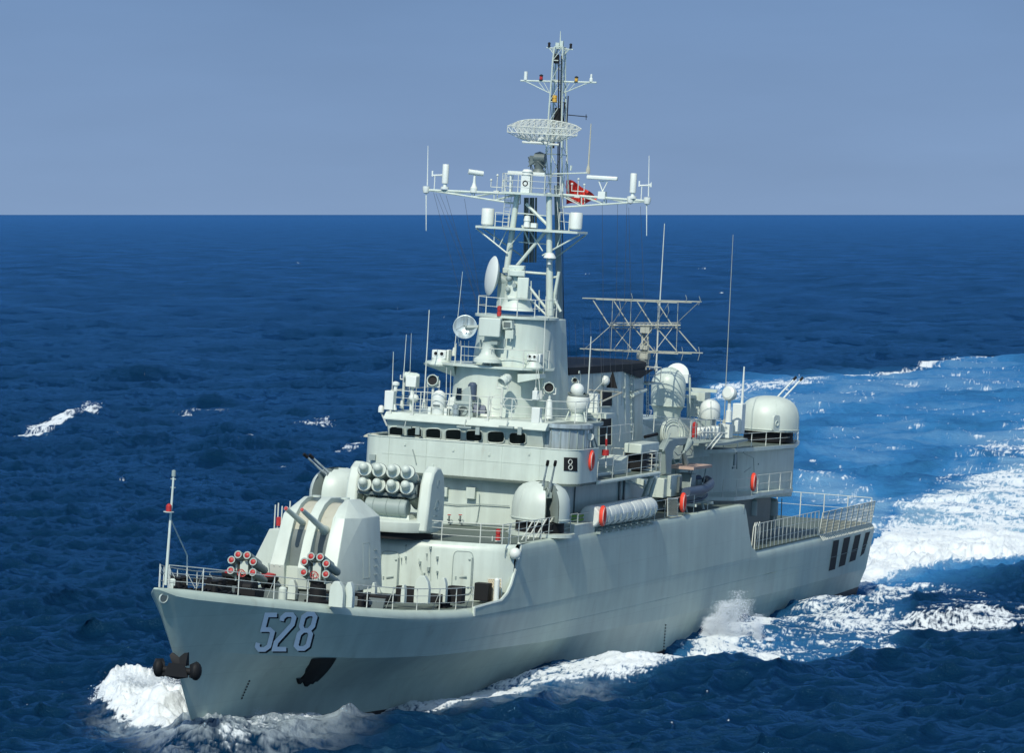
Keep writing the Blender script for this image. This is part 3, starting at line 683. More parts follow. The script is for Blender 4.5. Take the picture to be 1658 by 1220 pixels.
# wheelhouse
yL, yR = -4.65, 4.0
b = MB()
prof = [(-42.75, 12.0), (-42.75, 12.35), (-42.35, 13.2), (-48.5, 13.2), (-48.5, 12.0)]
b.prism(prof, yL, yR); wh = part('wheelhouse', PAINT, b)
b = MB(); b.prism([(-42.2, 13.12), (-42.2, 13.2), (-42.62, 13.52), (-50.5, 13.52), (-50.5, 13.2), (-42.6, 13.12)], yL-0.15, yR+0.25); part('wheelhouse_roof', NEWP, b, bev=0.015)
WN = [(630, 653, 691, 710), (659, 683, 692.5, 711.5), (689, 714, 694, 713), (721, 747, 695.5, 714.5), (754, 781, 697, 716), (789, 817, 698.5, 718), (824, 852, 700.5, 720)]
for (a0, a1, t0, t1) in WN:
    def wp(px, py, o=0.02):
        zz = 12.8
        for _ in range(5):
            xx = -42.75+(zz-12.35)/0.85*0.4+o; p = at(px, py, x=xx); zz = p.z
        return p
    out = []
    for k in range(20):
        t = 2*math.pi*k/20; cx, cz = math.cos(t), math.sin(t)
        ex = abs(cx)**0.5*math.copysign(1, cx); ez = abs(cz)**0.5*math.copysign(1, cz)
        out.append(((a0+a1)/2+ex*(a1-a0)/2, (t0+t1)/2-ez*(t1-t0)/2))
    b = MB(); b.add([wp(x, y) for x, y in out], [tuple(range(20))]); wn = part('bridge_window', GLASS, b, wh)
    b = MB(); b.path([wp(x, y, 0.03) for x, y in out+out[:1]], 0.035, n=6); part('window_frame', NEWP, b, wh)
for px in (655, 752, 820):
    b = MB(); p = at(px, 692, x=-42.1); b.box(p, (0.2, 0.8, 0.1)); b.box(p+V(0, .75, -.15), (0.15, 0.22, 0.4))
    b.tube(p, p+V(-.2, 0, .4), .03, n=5); part('wiper_housing', MID, b, wh)
# rounded port corner of the wheelhouse in bright sheet metal
b = MB(); b.lathe((-44.6, 4.2, 12.0), [(1.62, 0), (1.62, 1.2), (1.8, 1.3), (1.8, 1.5), (0, 1.5)], n=40); part('corner_screen', METAL, b)
b = MB()
for q in range(5):
    a = R(5+q*17); b.tube((-44.6+1.65*math.cos(a), 4.2+1.65*math.sin(a), 12.1), (-44.6+1.65*math.cos(a), 4.2+1.65*math.sin(a), 13.3), 0.03, n=5)
part('screen_rib', MID, b)
b = MB(); b.span(-45.6, -49.0, 2.5, 4.8, 10.5, 13.2); b.span(-48.5, -50.5, -4.6, 2.5, 10.5, 13.2); b.tube((-45.7, 5.45, 13.2), (-46.4, 5.6, 12.2), 0.06, n=6); b.tube((-45.9, 5.6, 13.2), (-46.7, 5.75, 12.2), 0.05, n=6); part('chart_house', MID, b)
b = MB(); b.prism([(-42.7, 3.9), (-44.0, 5.2), (-47.5, 5.6), (-49.0, 5.3), (-49.2, 5.0), (-49.2, 2.0), (-47, 2.0)], 13.3, 13.5, 'xy'); part('signal_deck', MID, b)
for (px, py, r) in ((603, 704, .38), (869, 706, .12)):
    b = MB(); b.lathe(at(px, py+4, x=-43.3), [(r*1.3, 0), (r*1.1, .08), (0.6*r, .18), (0, .2)], n=16); part('compass_cover', CANVAS, b)
# walls under the bridge: boxes, pipes, valves
for (px, py, w_, h_) in ((719, 797, .42, .5), (763, 799, .5, .6)):
    b = MB(); b.box(at(px, py, x=-42.25), (0.3, w_, h_)); part('junction_box', PAINT, b, bev=0.02)
b = MB(); xw = -42.3
b.path([at(x, y, x=xw) for x, y in ((712, 815), (740, 818), (775, 817), (825, 820))], 0.025, n=5); b.path([at(x, y, x=xw) for x, y in ((776, 800), (776, 820), (773, 840), (770, 850))], 0.02, n=5)
b.path([at(x, y, x=xw) for x, y in ((712, 850), (770, 848), (840, 852))], 0.03, n=5); part('bulkhead_pipe', MID, b)
for px in (727, 745):
    b = MB(); p = at(px, 842, x=-42.0); b.tube(p-V(0, 0, .2), p+V(0, 0, .2), .05, n=6); b.tube(p, p+V(.2, 0, 0), .05, n=6); v_ = part('hydrant', GREY, b)
    b = MB(); b.ring(p+V(0, 0, .25), (0, 0, 1), 0.09, 0.02, n=12, m=4); part('valve_wheel', RED, b, v_)
# recessed port side wall fittings beneath the bridge deck
b = MB()
for (px, py, w_, h_) in ((930, 815, .03, 2.0), (1003, 800, .12, 2.2), (1010, 805, .1, 2.2)): b.box(at(px, py, y=4.95), (w_*2, 0.06, h_))
part('side_stiffener', GREY, b)
b = MB(); q = [at(1010, 775, y=4.6), at(1048, 795, y=4.6), at(1042, 806, y=4.6), at(1030, 806, y=4.6), at(1012, 806, y=4.6)]
b.add(q+[v+V(0, -.3, 0) for v in q], [(0, 1, 2, 3, 4), (5, 6, 7, 8, 9)]+[(i, (i+1) % 5, 5+(i+1) % 5, 5+i) for i in range(5)]); part('deck_bracket', PAINT, b)
# after end screen facing forward at the end of the bridge deck
b = MB(); q = [at(1014, 770, x=-60.5), at(1044, 778, x=-60.5), at(1050, 806, x=-60.5), at(1015, 806, x=-60.5)]; b.add(q+[v+V(-.2, 0, 0) for v in q], [(0, 1, 2, 3), (4, 5, 6, 7), (0, 1, 5, 4), (1, 2, 6, 5), (2, 3, 7, 6), (3, 0, 4, 7)]); part('wind_screen', PAINT, b)
b = MB(); b.tube(at(1056, 772, y=5.8), at(1042, 806, y=5.2), 0.14, n=8); b.tube(at(1062, 772, y=5.5), at(1052, 806, y=5.2), 0.12, n=8); b.tube(at(1012, 778, y=5.2), at(1045, 790, y=5.2), 0.05, n=6); part('deck_strut', PAINT, b)
# side rail of the bridge deck
railing([(-46.2, 6.0, 10.47), (-54.5, 5.9, 10.47), (-57.7, 5.8, 10.47), (-57.7, 3.2, 10.47)], 1.15, 3, sp=2.6)
q0, q1 = at(1007, 768, x=-57.5), at(1053, 770, x=-57.5)
b = MB(); b.span(-57.5, -59.4, q0.y, q1.y, q0.z-.16, q0.z+.08); part('boat_platform', PAINT, b, bev=.02)
railing([(-57.6, q0.y, q0.z+.08), (-57.6, q1.y, q0.z+.08), (-59.3, q1.y, q0.z+.08)], 1.15, 3, sp=1.5)
railing([(-46.8, 4.7, 12.2), (-56.5, 4.7, 12.2)], 0.9, 2, sp=2.5)
b = MB(); p = at(1039, 725, y=4.9); b.box(p, (3.4, 1.0, 0.55)); part('deck_store', PAINT, b, bev=0.05)
b = MB(); p = at(1036, 746, y=4.8); b.box(p, (2.8, .9, 0.9)); part('store_opening', BLACK, b)
b = MB(); p = at(996, 752, y=4.6); b.hull([p+V(1.5, .4, -.55), p+V(-1, .4, -.55), p+V(1.5, .4, .0), p+V(-1, .4, .45), p+V(1.5, -.8, -.55), p+V(-1, -.8, -.55), p+V(1.5, -.8, 0), p+V(-1, -.8, .45)]); part('canvas_locker', NEWP, b)
# small round searchlight on the coaming and hose reel
b = MB(); p = at(956, 708, y=5.9); b.ring(p, (1, .3, 0), 0.15, 0.05, n=20, m=6); b.lathe(p, [(0, 0.02), (.14, .02)], (1, .3, 0), n=14); b.tube(p-V(0, 0, .15), at(956, 725, y=5.9), .03, n=6); part('signal_light', RAIL, b)

# ------------------------------------------------------------------ signal deck: towers, directors, lamps, aerials
ZR = 13.53
railing([(-42.9, yL+0.05, ZR), (-42.9, 0.2, ZR), (-42.9, yR, ZR), (-44.2, 5.2, ZR), (-47.5, 5.4, ZR), (-49.1, 5.1, ZR)], 1.15, 3, sp=1.7)
railing([(-42.9, yL+0.05, ZR), (-50.4, yL+0.05, ZR)], 1.15, 3, sp=1.7)
for px in (632, 668, 760, 790):   # thicker flanged posts on the visor
    b = MB(); p = at(px, 668, x=-42.6); b.tube((p.x, p.y, 13.2), (p.x, p.y, 14.7), 0.045, n=6); b.box((p.x+.05, p.y, 13.45), (0.2, 0.2, 0.2)); part('awning_post', RAIL, b)
b = MB(); b.lathe((-47.2, -0.25, ZR), [(2.42, 0), (2.36, 0.1), (2.3, 2.5), (2.3, 2.62), (0, 2.62)], n=56); part('lower_tower', PAINT, b)
b = MB(); b.prism([(-44.6, -1.9), (-44.45, 0), (-44.9, 1.9), (-45.6, 2.5), (-47.0, 3.0), (-48.6, 2.6), (-49.8, 1.2), (-49.8, -1.8), (-48.4, -2.8), (-46.8, -3.9), (-45.9, -3.9), (-45.4, -2.9)], 16.1, 16.22, 'xy'); part('tower_platform', PAINT, b)
b = MB(); b.hull([(-45.6, -3.9, 16.1), (-46.6, -3.9, 16.1), (-46.0, -2.2, 15.45), (-46.5, -2.2, 15.45), (-45.6, -2.2, 16.1), (-46.6, -2.2, 16.1), (-45.7, -3.9, 16.0), (-46.6, -3.9, 16.0)])
part('sponson_bracket', PAINT, b)
b = MB(); q = at(838, 606, x=-45.0); q2 = at(874, 606, x=-45.0); b.hull([q+V(0, 0, 0), q2, q+V(-1, 0, 0), q2+V(-1, 0, 0), at(838, 620, x=-45.0), at(874, 613, x=-45.0), at(838, 620, x=-45.0)+V(-1, 0, 0), at(874, 613, x=-45.0)+V(-1, 0, 0)]); part('sponson_bracket', PAINT, b)
b = MB(); b.lathe((-47.6, 0.55, 16.22), [(2.25, 0), (1.98, 2.45), (1.98, 2.6), (0, 2.6)], n=56); part('upper_tower', PAINT, b)
b = MB(); b.lathe((-47.6, 0.55, 18.78), [(2.25, 0), (2.25, 0.12), (0, 0.12)], n=56); b.span(-47.5, -49.6, 0.6, 2.5, 18.66, 18.78); part('director_platform', PAINT, b)
cir = [Vector((-47.6+2.15*math.cos(a), 0.55+2.15*math.sin(a), 18.9)) for a in np.linspace(R(-110), R(95), 9)]
railing(cir, 0.95, 2, sp=2.0)
railing([(-44.7, -1.5, 16.22), (-44.6, 0.2, 16.22), (-45.0, 1.9, 16.22), (-46.6, 2.8, 16.22)], 0.95, 2, sp=1.6)
railing([(-45.8, -2.2, 16.22), (-47.9, -2.9, 16.22)], 0.95, 2, sp=.7)
b = MB()   # side trunk carrying the mast foot
b.hull([(-47.2, 2.55, 12.7), (-51.4, 2.75, 12.4), (-46.9, 2.4, 18.8), (-49.8, 2.6, 18.8), (-47.2, 0.2, 12.7), (-51.4, 0.2, 12.4), (-46.9, 0.4, 18.8), (-49.8, 0.4, 18.8)]); part('mast_trunk', PAINT, b, bev=0.04)
# air search director with the big dish
b = MB(); c = at(836, 503, x=-47.4); b.lathe(c, [(0.95, 0), (0.85, 0.15), (0.72, 0.5), (0.68, 1.3), (0.0, 1.3)], n=28); dr = part('radar_director', NEWP, b)
b = MB(); c2 = at(838, 462, x=-47.4); b.box(c2+V(-.2, -0.15, 0.05), (1.5, 0.85, 2.0), rz=R(15)); b.box(c2+V(.55, 0.12, 0.65), (0.5, 0.85, 0.32), rz=R(15)); b.box(c2+V(.5, .48, -.15), (0.6, .6, 1.15), rz=R(15), ry=R(-6)); b.box(c2+V(.6, 0.0, -0.7), (0.3, 0.62, 0.18), rz=R(15)); b.box(c2+V(-.1, -.55, .75), (0.8, .5, .3)); part('director_body', PAINT, b, dr, bev=0.04)
b = MB()
for k in range(14): b.tube(c2+V(.4+random.uniform(-.3, .3), random.uniform(-.7, .5), random.uniform(.2, 1.05)), c2+V(.5+random.uniform(-.2, .2), random.uniform(-.6, .5), random.uniform(-.8, 1.1)), .025, n=5)
b.ball(c2+V(.75, -.25, .35), .17); b.ball(c2+V(.75, -.28, -.25), .14); b.lathe(c2+V(.7, .1, .0), [(0, 0), (.12, 0), (.12, .2), (0, .2)], (1, 0, 0), n=12); part('director_fittings', MID, b, dr)
dc = at(797, 447, x=-47.2); dn = V(0.55, -0.80, 0.12).normalized()
b = MB(); b.lathe(dc-dn*0.28, [(0, 0.0), (0.4, 0.03), (0.75, 0.12), (1.0, 0.25), (1.08, 0.32), (1.0, 0.38), (0.7, 0.47), (0.35, 0.53), (0, 0.55)], dn, n=40)
dish = part('dish_antenna', WHITE, b, dr); b = MB(); b.tube(dc-dn*0.2, c2+V(-.1, -.2, 0), 0.3, n=12); part('dish_arm', MID, b, dr)
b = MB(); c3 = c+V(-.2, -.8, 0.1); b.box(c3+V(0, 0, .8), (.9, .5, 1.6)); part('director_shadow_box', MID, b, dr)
# lamp on the director platform
b = MB(); p = at(808, 512, x=-45.4); b.lathe(p, [(0, 0), (.12, 0), (.12, .22), (.09, .24), (.09, .28), (.12, .3), (.12, .52), (0, .56)], n=12); part('signal_lamp', RED, b)
# mesh dish and box director in front of the upper tower
pc = at(789, 587, x=-44.9)
b = MB(); b.lathe(pc, [(0.75, 0), (0.72, 0.18), (0.5, 0.32), (0.38, 0.5), (0.32, 0.95), (0.36, 1.05), (0, 1.05)], n=28); gd = part('gunfire_director', NEWP, b)
b = MB(); b.box(at(794, 530, x=-44.8), (0.9, 1.15, 1.0), rz=R(12)); part('director_housing', NEWP, b, gd, bev=0.05)
b = MB(); b.box(at(796, 555, x=-44.9), (0.5, 0.8, 0.18)); b.box(at(778, 558, x=-44.8), (0.08, .08, .5)); b.box(at(817, 556, x=-44.8), (0.08, .08, .45)); part('director_yoke', MID, b, gd)
dc = at(753, 530, x=-44.7); dn = V(0.88, 0.2, 0.2).normalized()
b = MB(); b.lathe(dc, [(0, -0.16), (0.25, -0.14), (0.45, -0.07), (0.62, 0.04), (0.64, 0.06), (0.62, 0.065), (0.44, -0.045), (0.25, -0.11), (0, -0.13)], dn, n=36); md = part('dish_antenna', METAL, b, gd)
b = MB()
for a in (80, 200, 320): 
    _, u, v = b.frame(dn); b.tube(dc+u*0.5*math.cos(R(a))+v*0.5*math.sin(R(a)), dc+dn*0.45, 0.014, n=4)
b.ball(dc+dn*0.42, 0.06); part('dish_feed', MID, b, md); b = MB(); b.tube(dc-dn*0.1, at(775, 530, x=-44.9), 0.12, n=8); part('dish_bracket', MID, b, gd)
b = MB(); p = at(823, 526, x=-45.2); b.box(p, (0.4, 0.55, 0.42), rx=R(8)); b.box(p+V(0, .12, -.5), (0.25, .45, .45)); b.tube(p+V(.1, .3, -.2), p+V(.1, .2, -.9), .03, n=5); wb = part('instrument_box', PAINT, b)
b = MB(); b.box(p+V(.18, 0, 0), (0.1, 0.38, 0.28)); part('instrument_recess', GREY, b, wb)
# twin-eyed sight boxes on both wings
for (px, py) in ((714, 574), (865, 579)):
    s_ = 1.0 if px < 800 else 0.78
    c = at(px, py, x=-45.8); b = MB(); b.box(c, (0.7, 0.78*s_, 0.46*s_)); b.box(c+V(-.1, .42*s_, -.03), (.5, .12, .6*s_)); b.box(c+V(-.1, -.42*s_, -.06), (.5, .1, .5*s_)); o = part('twin_sight', WHITE, b, bev=0.03)
    b = MB()
    for d in (-.17, .17): b.lathe(c+V(.36, d*s_, .04), [(.14*s_, -.1), (.14*s_, .02), (.10*s_, .02), (.10*s_, -.1)], (1, 0, 0), n=14); 
    part('sight_hood', WHITE, b, o); b = MB()
    for d in (-.17, .17): b.lathe(c+V(.37, d*s_, .04), [(0, 0), (.11*s_, 0)], (1, 0, 0), n=14)
    part('sight_lens', BLACK, b, o)
    b = MB(); b.lathe(c-V(0, 0, .62), [(0, 0), (.62*s_, 0), (.66*s_, .08), (.5*s_, .25), (.45*s_, .4), (0, .4)], n=20); part('sight_base', NEWP, b, o)
# searchlights
def searchlight(px, py, x, r, d, L=0.55, open_=True, m=NEWP, post=None):
    c = at(px, py, x=x); d = Vector(d).normalized(); b = MB()
    b.lathe(c-d*L, [(0, 0), (r*0.7, 0.05), (r, 0.2), (r, L), (r*0.93, L+0.02), (r*0.84, L), (r*0.8, L-0.14)], d, n=24); 
    for a in range(0, 360, 45):
        _, u, v = b.frame(d); b.box(c-d*0.3+u*(r*math.cos(R(a)))+v*(r*math.sin(R(a))), (.07, .07, .07))
    o = part('searchlight', m, b); b = MB(); b.lathe(c-d*0.12, [(0, 0), (r*0.83, 0)], d, n=22); part('searchlight_lens', BLACK if open_ else METAL, b, o)
    b = MB(); z0 = (post or ZR)
    b.tube((c.x-.2, c.y, z0), (c.x-.2, c.y, c.z-r*1.15), 0.07, n=8); b.tube((c.x-.2, c.y-r*1.1, c.z-r*1.15), (c.x-.2, c.y+r*1.1, c.z-r*1.15), .04, n=6)
    for s_ in (-1, 1): b.tube((c.x-.2, c.y+s_*r*1.1, c.z-r*1.15), (c.x-.2, c.y+s_*r*1.1, c.z), .035, n=6)
    part('searchlight_stand', RAIL, b, o); return o
searchlight(700, 616, -43.6, 0.31, (0.9, 0.1, 0.15))
searchlight(812, 620, -43.9, 0.27, (0.8, -0.35, -0.45), L=0.7, open_=False)
searchlight(889, 628, -45.5, 0.29, (0.9, 0.3, 0.1))
searchlight(653, 608, -44.2, 0.2, (0.35, -0.95, 0.05), L=0.9)
searchlight(931, 616, -49.5, 0.14, (0.8, 0.3, 0.1), L=0.4, post=15.2)
b = MB(); c = at(668, 618, x=-44.2); b.box(c, (.6, .6, .6)); b.tube(c, (c.x, c.y, ZR), .1, n=8); b.ball(at(670, 645, x=-44.0), .28, sc=(1, 1, .8)); part('signal_lamp_housing', WHITE, b, bev=0.04)
# ball-topped satcom and odd round housings on the bridge roof
def dome_housing(px, py0, py1, x, r, name='radome', m=WHITE):
    a = at(px, py1, x=x); t = at(px, py0, x=x); h = t.z-a.z; b = MB()
    pr = [(r*0.9, 0), (r, 0.1*h), (r, h-r*0.95)]+[(r*math.cos(R(k*11.25)), h-r+r*math.sin(R(k*11.25))) for k in range(1, 9)]
    b.lathe(a, pr, n=28); o = part(name, m, b); return o, a, h
o, a, h = dome_housing(709, 632, 677, -43.3, 0.36)
b = MB(); b.box(a+V(.36, 0, h*0.45), (.05, .36, .1)); part('dome_badge', GREY, b, o)
b = MB()
for s_ in (-.45, .45): b.box(a+V(-.1, s_, .25), (.5, .16, .6))
part('dome_foot', WHITE, b, o)
b = MB(); c = at(754, 655, x=-43.8); b.hull([c+V(.4, -.6, -.7), c+V(.4, .6, -.7), c+V(-.4, -.6, -.7), c+V(-.4, .6, -.7), c+V(.2, -.55, .5), c+V(.2, .25, 1.0), c+V(-.4, -.5, .6), c+V(-.4, .25, 1.0), c+V(.3, .3, 0)]); od = part('optical_director', MID, b, bev=0.04)
b = MB(); b.lathe(c+V(-.1, .3, .25), [(0, 0), (.24, 0), (.24, .8), (.15, .92), (0, .95)], n=16); part('director_canister', RUBBER, b, od)
b = MB(); b.lathe(c+V(.35, .0, -.35), [(0, .02), (.2, .02), (.22, .08), (.27, .08), (.27, -.1)], (1, .2, 0), n=20); part('director_eye', GREY, b, od)
b = MB(); b.box(c+V(.3, -.3, .65), (.1, .25, .4)); b.box(c+V(.32, -.3, .35), (.1, .3, .2)); part('director_window', GLASS, b, od)
b = MB(); b.hull([c+V(.2, -1.0, -.3), c+V(.2, -.5, -.3), c+V(.2, -.9, .3), c+V(.2, -.5, .4), c+V(-.2, -1.0, -.3), c+V(-.2, -.5, -.3), c+V(-.2, -.9, .3), c+V(-.2, -.5, .4)]); part('director_cover', WHITE, b, od)
b = MB(); b.lathe(at(737, 680, x=-42.9), [(0, 0), (.17, 0), (.17, .25), (.12, .27), (.17, .3), (.17, .55), (.12, .57), (.15, .6), (.15, .8), (0, .85)], n=14); part('navigation_lamp', METAL, b)
for (px, py, s_) in ((780, 664, .5), (770, 662, .4)):
    b = MB(); p = at(px, py, x=-43.4); b.hull([p+V(.2, -.3*s_, -.2), p+V(.2, .5*s_, -.2), p+V(-.3, -.3*s_, -.2), p+V(-.3, .5*s_, -.2), p+V(0, -.2*s_, .25), p+V(0, .4*s_, .22), p+V(-.3, 0, .25)]); part('covered_instrument', RUBBER, b)
for (px, py0, py1, w_) in ((632, 633, 664, .5), (869, 660, 686, .46), (867, 633, 648, .28), (803, 655, 674, .0)):
    if not w_: continue
    a, t = at(px, py1, x=-42.8), at(px, py0, x=-42.8); b = MB(); b.box((a+t)/2, (w_, w_, (t-a).z)); k_ = w_*1.15; b.hull([a+V(k_/2+x_*k_*.18, y_*k_*(.62 if z_ == 0 else .45), z_)-V(k_*.5, 0, 0) for x_ in (-1, 1) for y_ in (-1, 1) for z_ in (0, .3)]); part('aerial_tuner', WHITE, b, bev=0.03)
b = MB(); p = at(640, 636, x=-43.2); b.tube(p, (p.x, p.y, ZR), .07, n=8); b.lathe(p, [(.0, 0), (.1, 0), (.1, .35), (.2, .4), (.2, .52), (.1, .58), (0, .6)], n=14); part('binnacle', WHITE, b)
b = MB(); p = at(617, 668, x=-43.4); b.lathe(p, [(0, 0), (.16, 0), (.16, .25), (.1, .36), (0, .38)], n=14); b.tube(p, p+V(-.2, .3, -.7), .05, n=6); part('navigation_lamp', WHITE, b)
b = MB(); p = at(888, 678, x=-45.0); b.lathe(p, [(0, 0), (.22, 0), (.16, .9), (.12, 1.0), (0, 1.02)], n=14); part('pelorus', WHITE, b)
b = MB(); p = at(805, 652, x=-43.6); b.ring(p, (1, 0, 0), .38, .02, n=22, m=5); b.ring(at(826, 655, x=-44.3), (1, .3, 0), .32, .02, n=22, m=5); part('hose_ring', RAIL, b)
# double ball on the port side sponson
b = MB(); p = at(936, 652, x=-47.5); b.lathe(p, [(0, -.62), (.35, -.56), (.58, -.3), (.64, 0), (.6, .28), (.5, .36), (0, .36)], n=28); sb = part('satellite_radome', WHITE, b)
b = MB(); b.ball(at(935, 632, x=-47.5), .38); part('upper_ball', WHITE, b, sb); b = MB(); b.ring(p+V(0, 0, .42), (.12, .1, 1), .52, .07, n=28, m=8); part('dark_ring', GREY, b, sb)
b = MB(); q = p-V(0, 0, .6); b.lathe(q-V(0, 0, .65), [(.75, 0), (.8, .12), (.45, .2), (.3, .7), (0, .7)], n=20)
for dy in (-.6, .6): b.tube(q+V(.3, dy, -.5), q+V(0, dy*.3, .9), .04, n=6)
part('radome_frame', PAINT, b, sb)
b = MB(); p = at(961, 655, x=-50.0); b.box(p, (.4, .55, 1.15)); b.box(p+V(.22, 0, .1), (.05, .5, .04)); part('electronics_cabinet', WHITE, b, bev=0.03)
b = MB(); p = at(960, 672, x=-50.0); b.box(p, (1.6, 2.0, .25)); b.tube(p+V(0, .6, 0), p+V(0, -.6, -1.2), .04, n=6); part('cabinet_shelf', PAINT, b)
# aerials
for a, c, x, r in (((634, 660), (637, 570), -43.3, .03), ((650, 660), (658, 542), -44, .03), ((662, 655), (666, 540), -45.5, .02), ((686, 660), (695, 502), -43.6, .045), ((735, 575), (749, 440), -46.2, .025), ((867, 640), (870, 555), -43.5, .02), ((878, 640), (884, 480), -46, .04), ((875, 645), (868, 560), -44.5, .03), ((949, 690), (957, 545), -48.5, .055), ((947, 650), (985, 610), -49.5, .03)):
    whip(at(*a, x=x), at(*c, x=x), r)
for a, c, x in (((722, 672), (723, 595), -43.5), ((728, 672), (730, 600), -44), ((744, 560), (741, 545), -45), ((747, 585), (746, 552), -46), ((752, 585), (752, 552), -46), ((758, 585), (759, 552), -46), ((795, 675), (793, 635), -42.8), ((792, 675), (797, 640), -42.8)):
    whip(at(*a, x=x), at(*c, x=x), .03, name='support_pole', base=False)
whip(at(1062, 600, y=2.0), at(1076, 362, y=2.0), .05); whip(at(1172, 690, y=3.0), at(1187, 380, y=3.0), .03, m=BEIGE)
whip(at(952, 280, x=-52), at(957, 200, x=-52), .06, m=CANVAS); whip(at(1201, 660, y=4.0), at(1205, 594, y=4.0), .09, m=WHITE)
# signal yard frame aft of the sponson
b = MB(); P = [at(955, 632, x=-53), at(1007, 636, x=-57), at(972, 652, x=-53)]; b.path(P, .05, n=6); b.tube(at(974, 632, x=-53.5), at(974, 655, x=-53.5), .04, n=6); part('signal_spar', CANVAS, b)
b = MB(); c = at(991, 620, x=-57.5); b.add([c+V(0, -.32, -.3), c+V(0, .32, -.3), c+V(0, 0, .65), c+V(-.04, -.32, -.3), c+V(-.04, .32, -.3), c+V(-.04, 0, .65), c+V(-.3, 0, -.3)], [(0, 1, 2), (3, 5, 4), (0, 3, 4, 1), (1, 4, 5, 2), (2, 5, 3, 0)]); part('day_shape', BLACK, b)
b = MB(); b.ball(at(979, 617, x=-57.2), .3); part('lamp_globe', WHITE, b)

# ------------------------------------------------------------------ main mast
XM = -51.0
mast = MB()
sl0, sl1 = at(820, 440, x=-50.6), at(838, 312, x=-50.6); pl0, pl1 = at(890, 512, x=-50.2), at(889, 312, x=-50.2)
mast.tube(sl0, sl1, .17, .16, n=14); mast.tube(pl0, pl1, .17, .16, n=14); mast.tube(pl0, pl0+(pl1-pl0)*.36, .2, .19, n=14)
mo = part('tripod_mast', PAINT, mast)
b = MB(); a0, a1 = at(908, 610, x=-54.0), at(902, 300, x=-54.0); b.tube(a0, a1, .19, .17, n=12); c0, c1 = at(898, 520, x=-52.0), at(906, 420, x=-54.0); b.tube(c0, c1, .12, n=8); b.tube(at(905, 540, x=-53), at(902, 470, x=-53), .12, n=8); part('aft_leg', MID, b, mo)
b = MB()
for p, q, r in (((836, 432), (886, 372), .10), ((858, 395), (845, 365), .05), ((852, 330), (887, 365), .09), ((838, 440), (888, 444), .07), ((857, 465), (886, 502), .08), ((853, 480), (886, 512), .06), ((860, 455), (860, 500), .03), ((873, 470), (873, 505), .03), ((840, 392), (890, 396), .03), ((838, 345), (888, 350), .03), ((890, 470), (908, 505), .08), ((893, 505), (905, 440), .09), ((893, 450), (905, 448), .06)):
    b.tube(at(*p, x=-50.4), at(*q, x=-50.4), r, n=8)
part('mast_brace', PAINT, b, mo)
b = MB()
for px in (849, 853, 858, 862, 867): b.tube(at(px, 425, x=-51.6), at(px+1, 320, x=-51.6), .06+.02*(px % 3), n=6)
part('cable_run', GREY, b, mo)
b = MB(); p = at(890, 418, x=-49.8); b.lathe(p, [(.34, 0), (.30, .12), (.2, .26), (0, .32)], n=20); b.lathe(p-V(0, 0, .35), [(.1, 0), (.1, .3)], n=8); part('lamp_hood', WHITE, b, mo)
# lower platform
zp = at(860, 372, x=XM).z
b = MB(); q = [(-50.0, -2.9), (-49.7, -1.2), (-49.6, 1.2), (-50.0, 2.9), (-51.2, 3.1), (-52.3, 1.6), (-52.6, 0), (-52.3, -1.4), (-51.2, -3.1)]; b.prism(q, zp-.06, zp+.06, 'xy'); pf = part('mast_platform', PAINT, b, mo)
def truss(pa, pb, pc, n, r=.035, rr=.022):
    """upper chord pa-pb, lower chord pc-pb with zigzag"""
    b = MB(); b.tube(pa, pb, r*1.4, n=6); b.tube(pc, pb, r, n=6)
    for k in range(n):
        u0, u1 = pa+(pb-pa)*(k/n), pa+(pb-pa)*((k+.5)/n); l0, l1 = pc+(pb-pc)*(k/n), pc+(pb-pc)*((k+1)/n)
        b.tube(u0, l0, rr, n=5); b.tube(u0, l1, rr, n=5)
    return b
for sy in (1, -1):
    b = MB(); cy = 0.9 if sy > 0 else -1.1
    b.tube((-50.3, sy*2.95, zp-.1), (-50.3, cy, zp-1.35), .045, n=6); b.tube((-50.3, sy*1.9, zp-.1), (-50.3, cy+sy*.8, zp-.85), .03, n=6); b.tube((-50.3, sy*1.2, zp-.1), (-50.3, cy+sy*.5, zp-1.05), .03, n=6)
    b.tube((-51.4, sy*2.95, zp-.1), (-52.5, sy*.8, zp-1.6), .04, n=6); b.tube((-50.3, cy-sy*.8, zp-.05), (-50.3, cy, zp-1.1), .035, n=6); part('platform_strut', PAINT, b, mo)
for (px, py) in ((789, 365), (932, 372)):
    p = at(px, py, x=-50.8); b = MB(); b.lathe(p, [(.3, 0), (.3, .05), (.345, .06), (.345, .88), (.32, .92), (0, .94)], n=24); part('cylinder_antenna', WHITE, b, mo)
for px0, px1 in ((801, 822), (905, 921)): 
    P = [at(px0, 372, x=-50.8), at(px1, 374, x=-50.8)]
    railing(P, .95, 2, sp=.8, parent=mo)
b = MB(); p = at(853, 368, x=-50.2); b.lathe(p, [(0, 0), (.2, 0), (.16, .3), (.2, .35), (.15, .6), (0, .65)], n=12); b.box(p+V(0, .42, .12), (.3, .32, .25)); part('mast_siren', WHITE, b, mo)
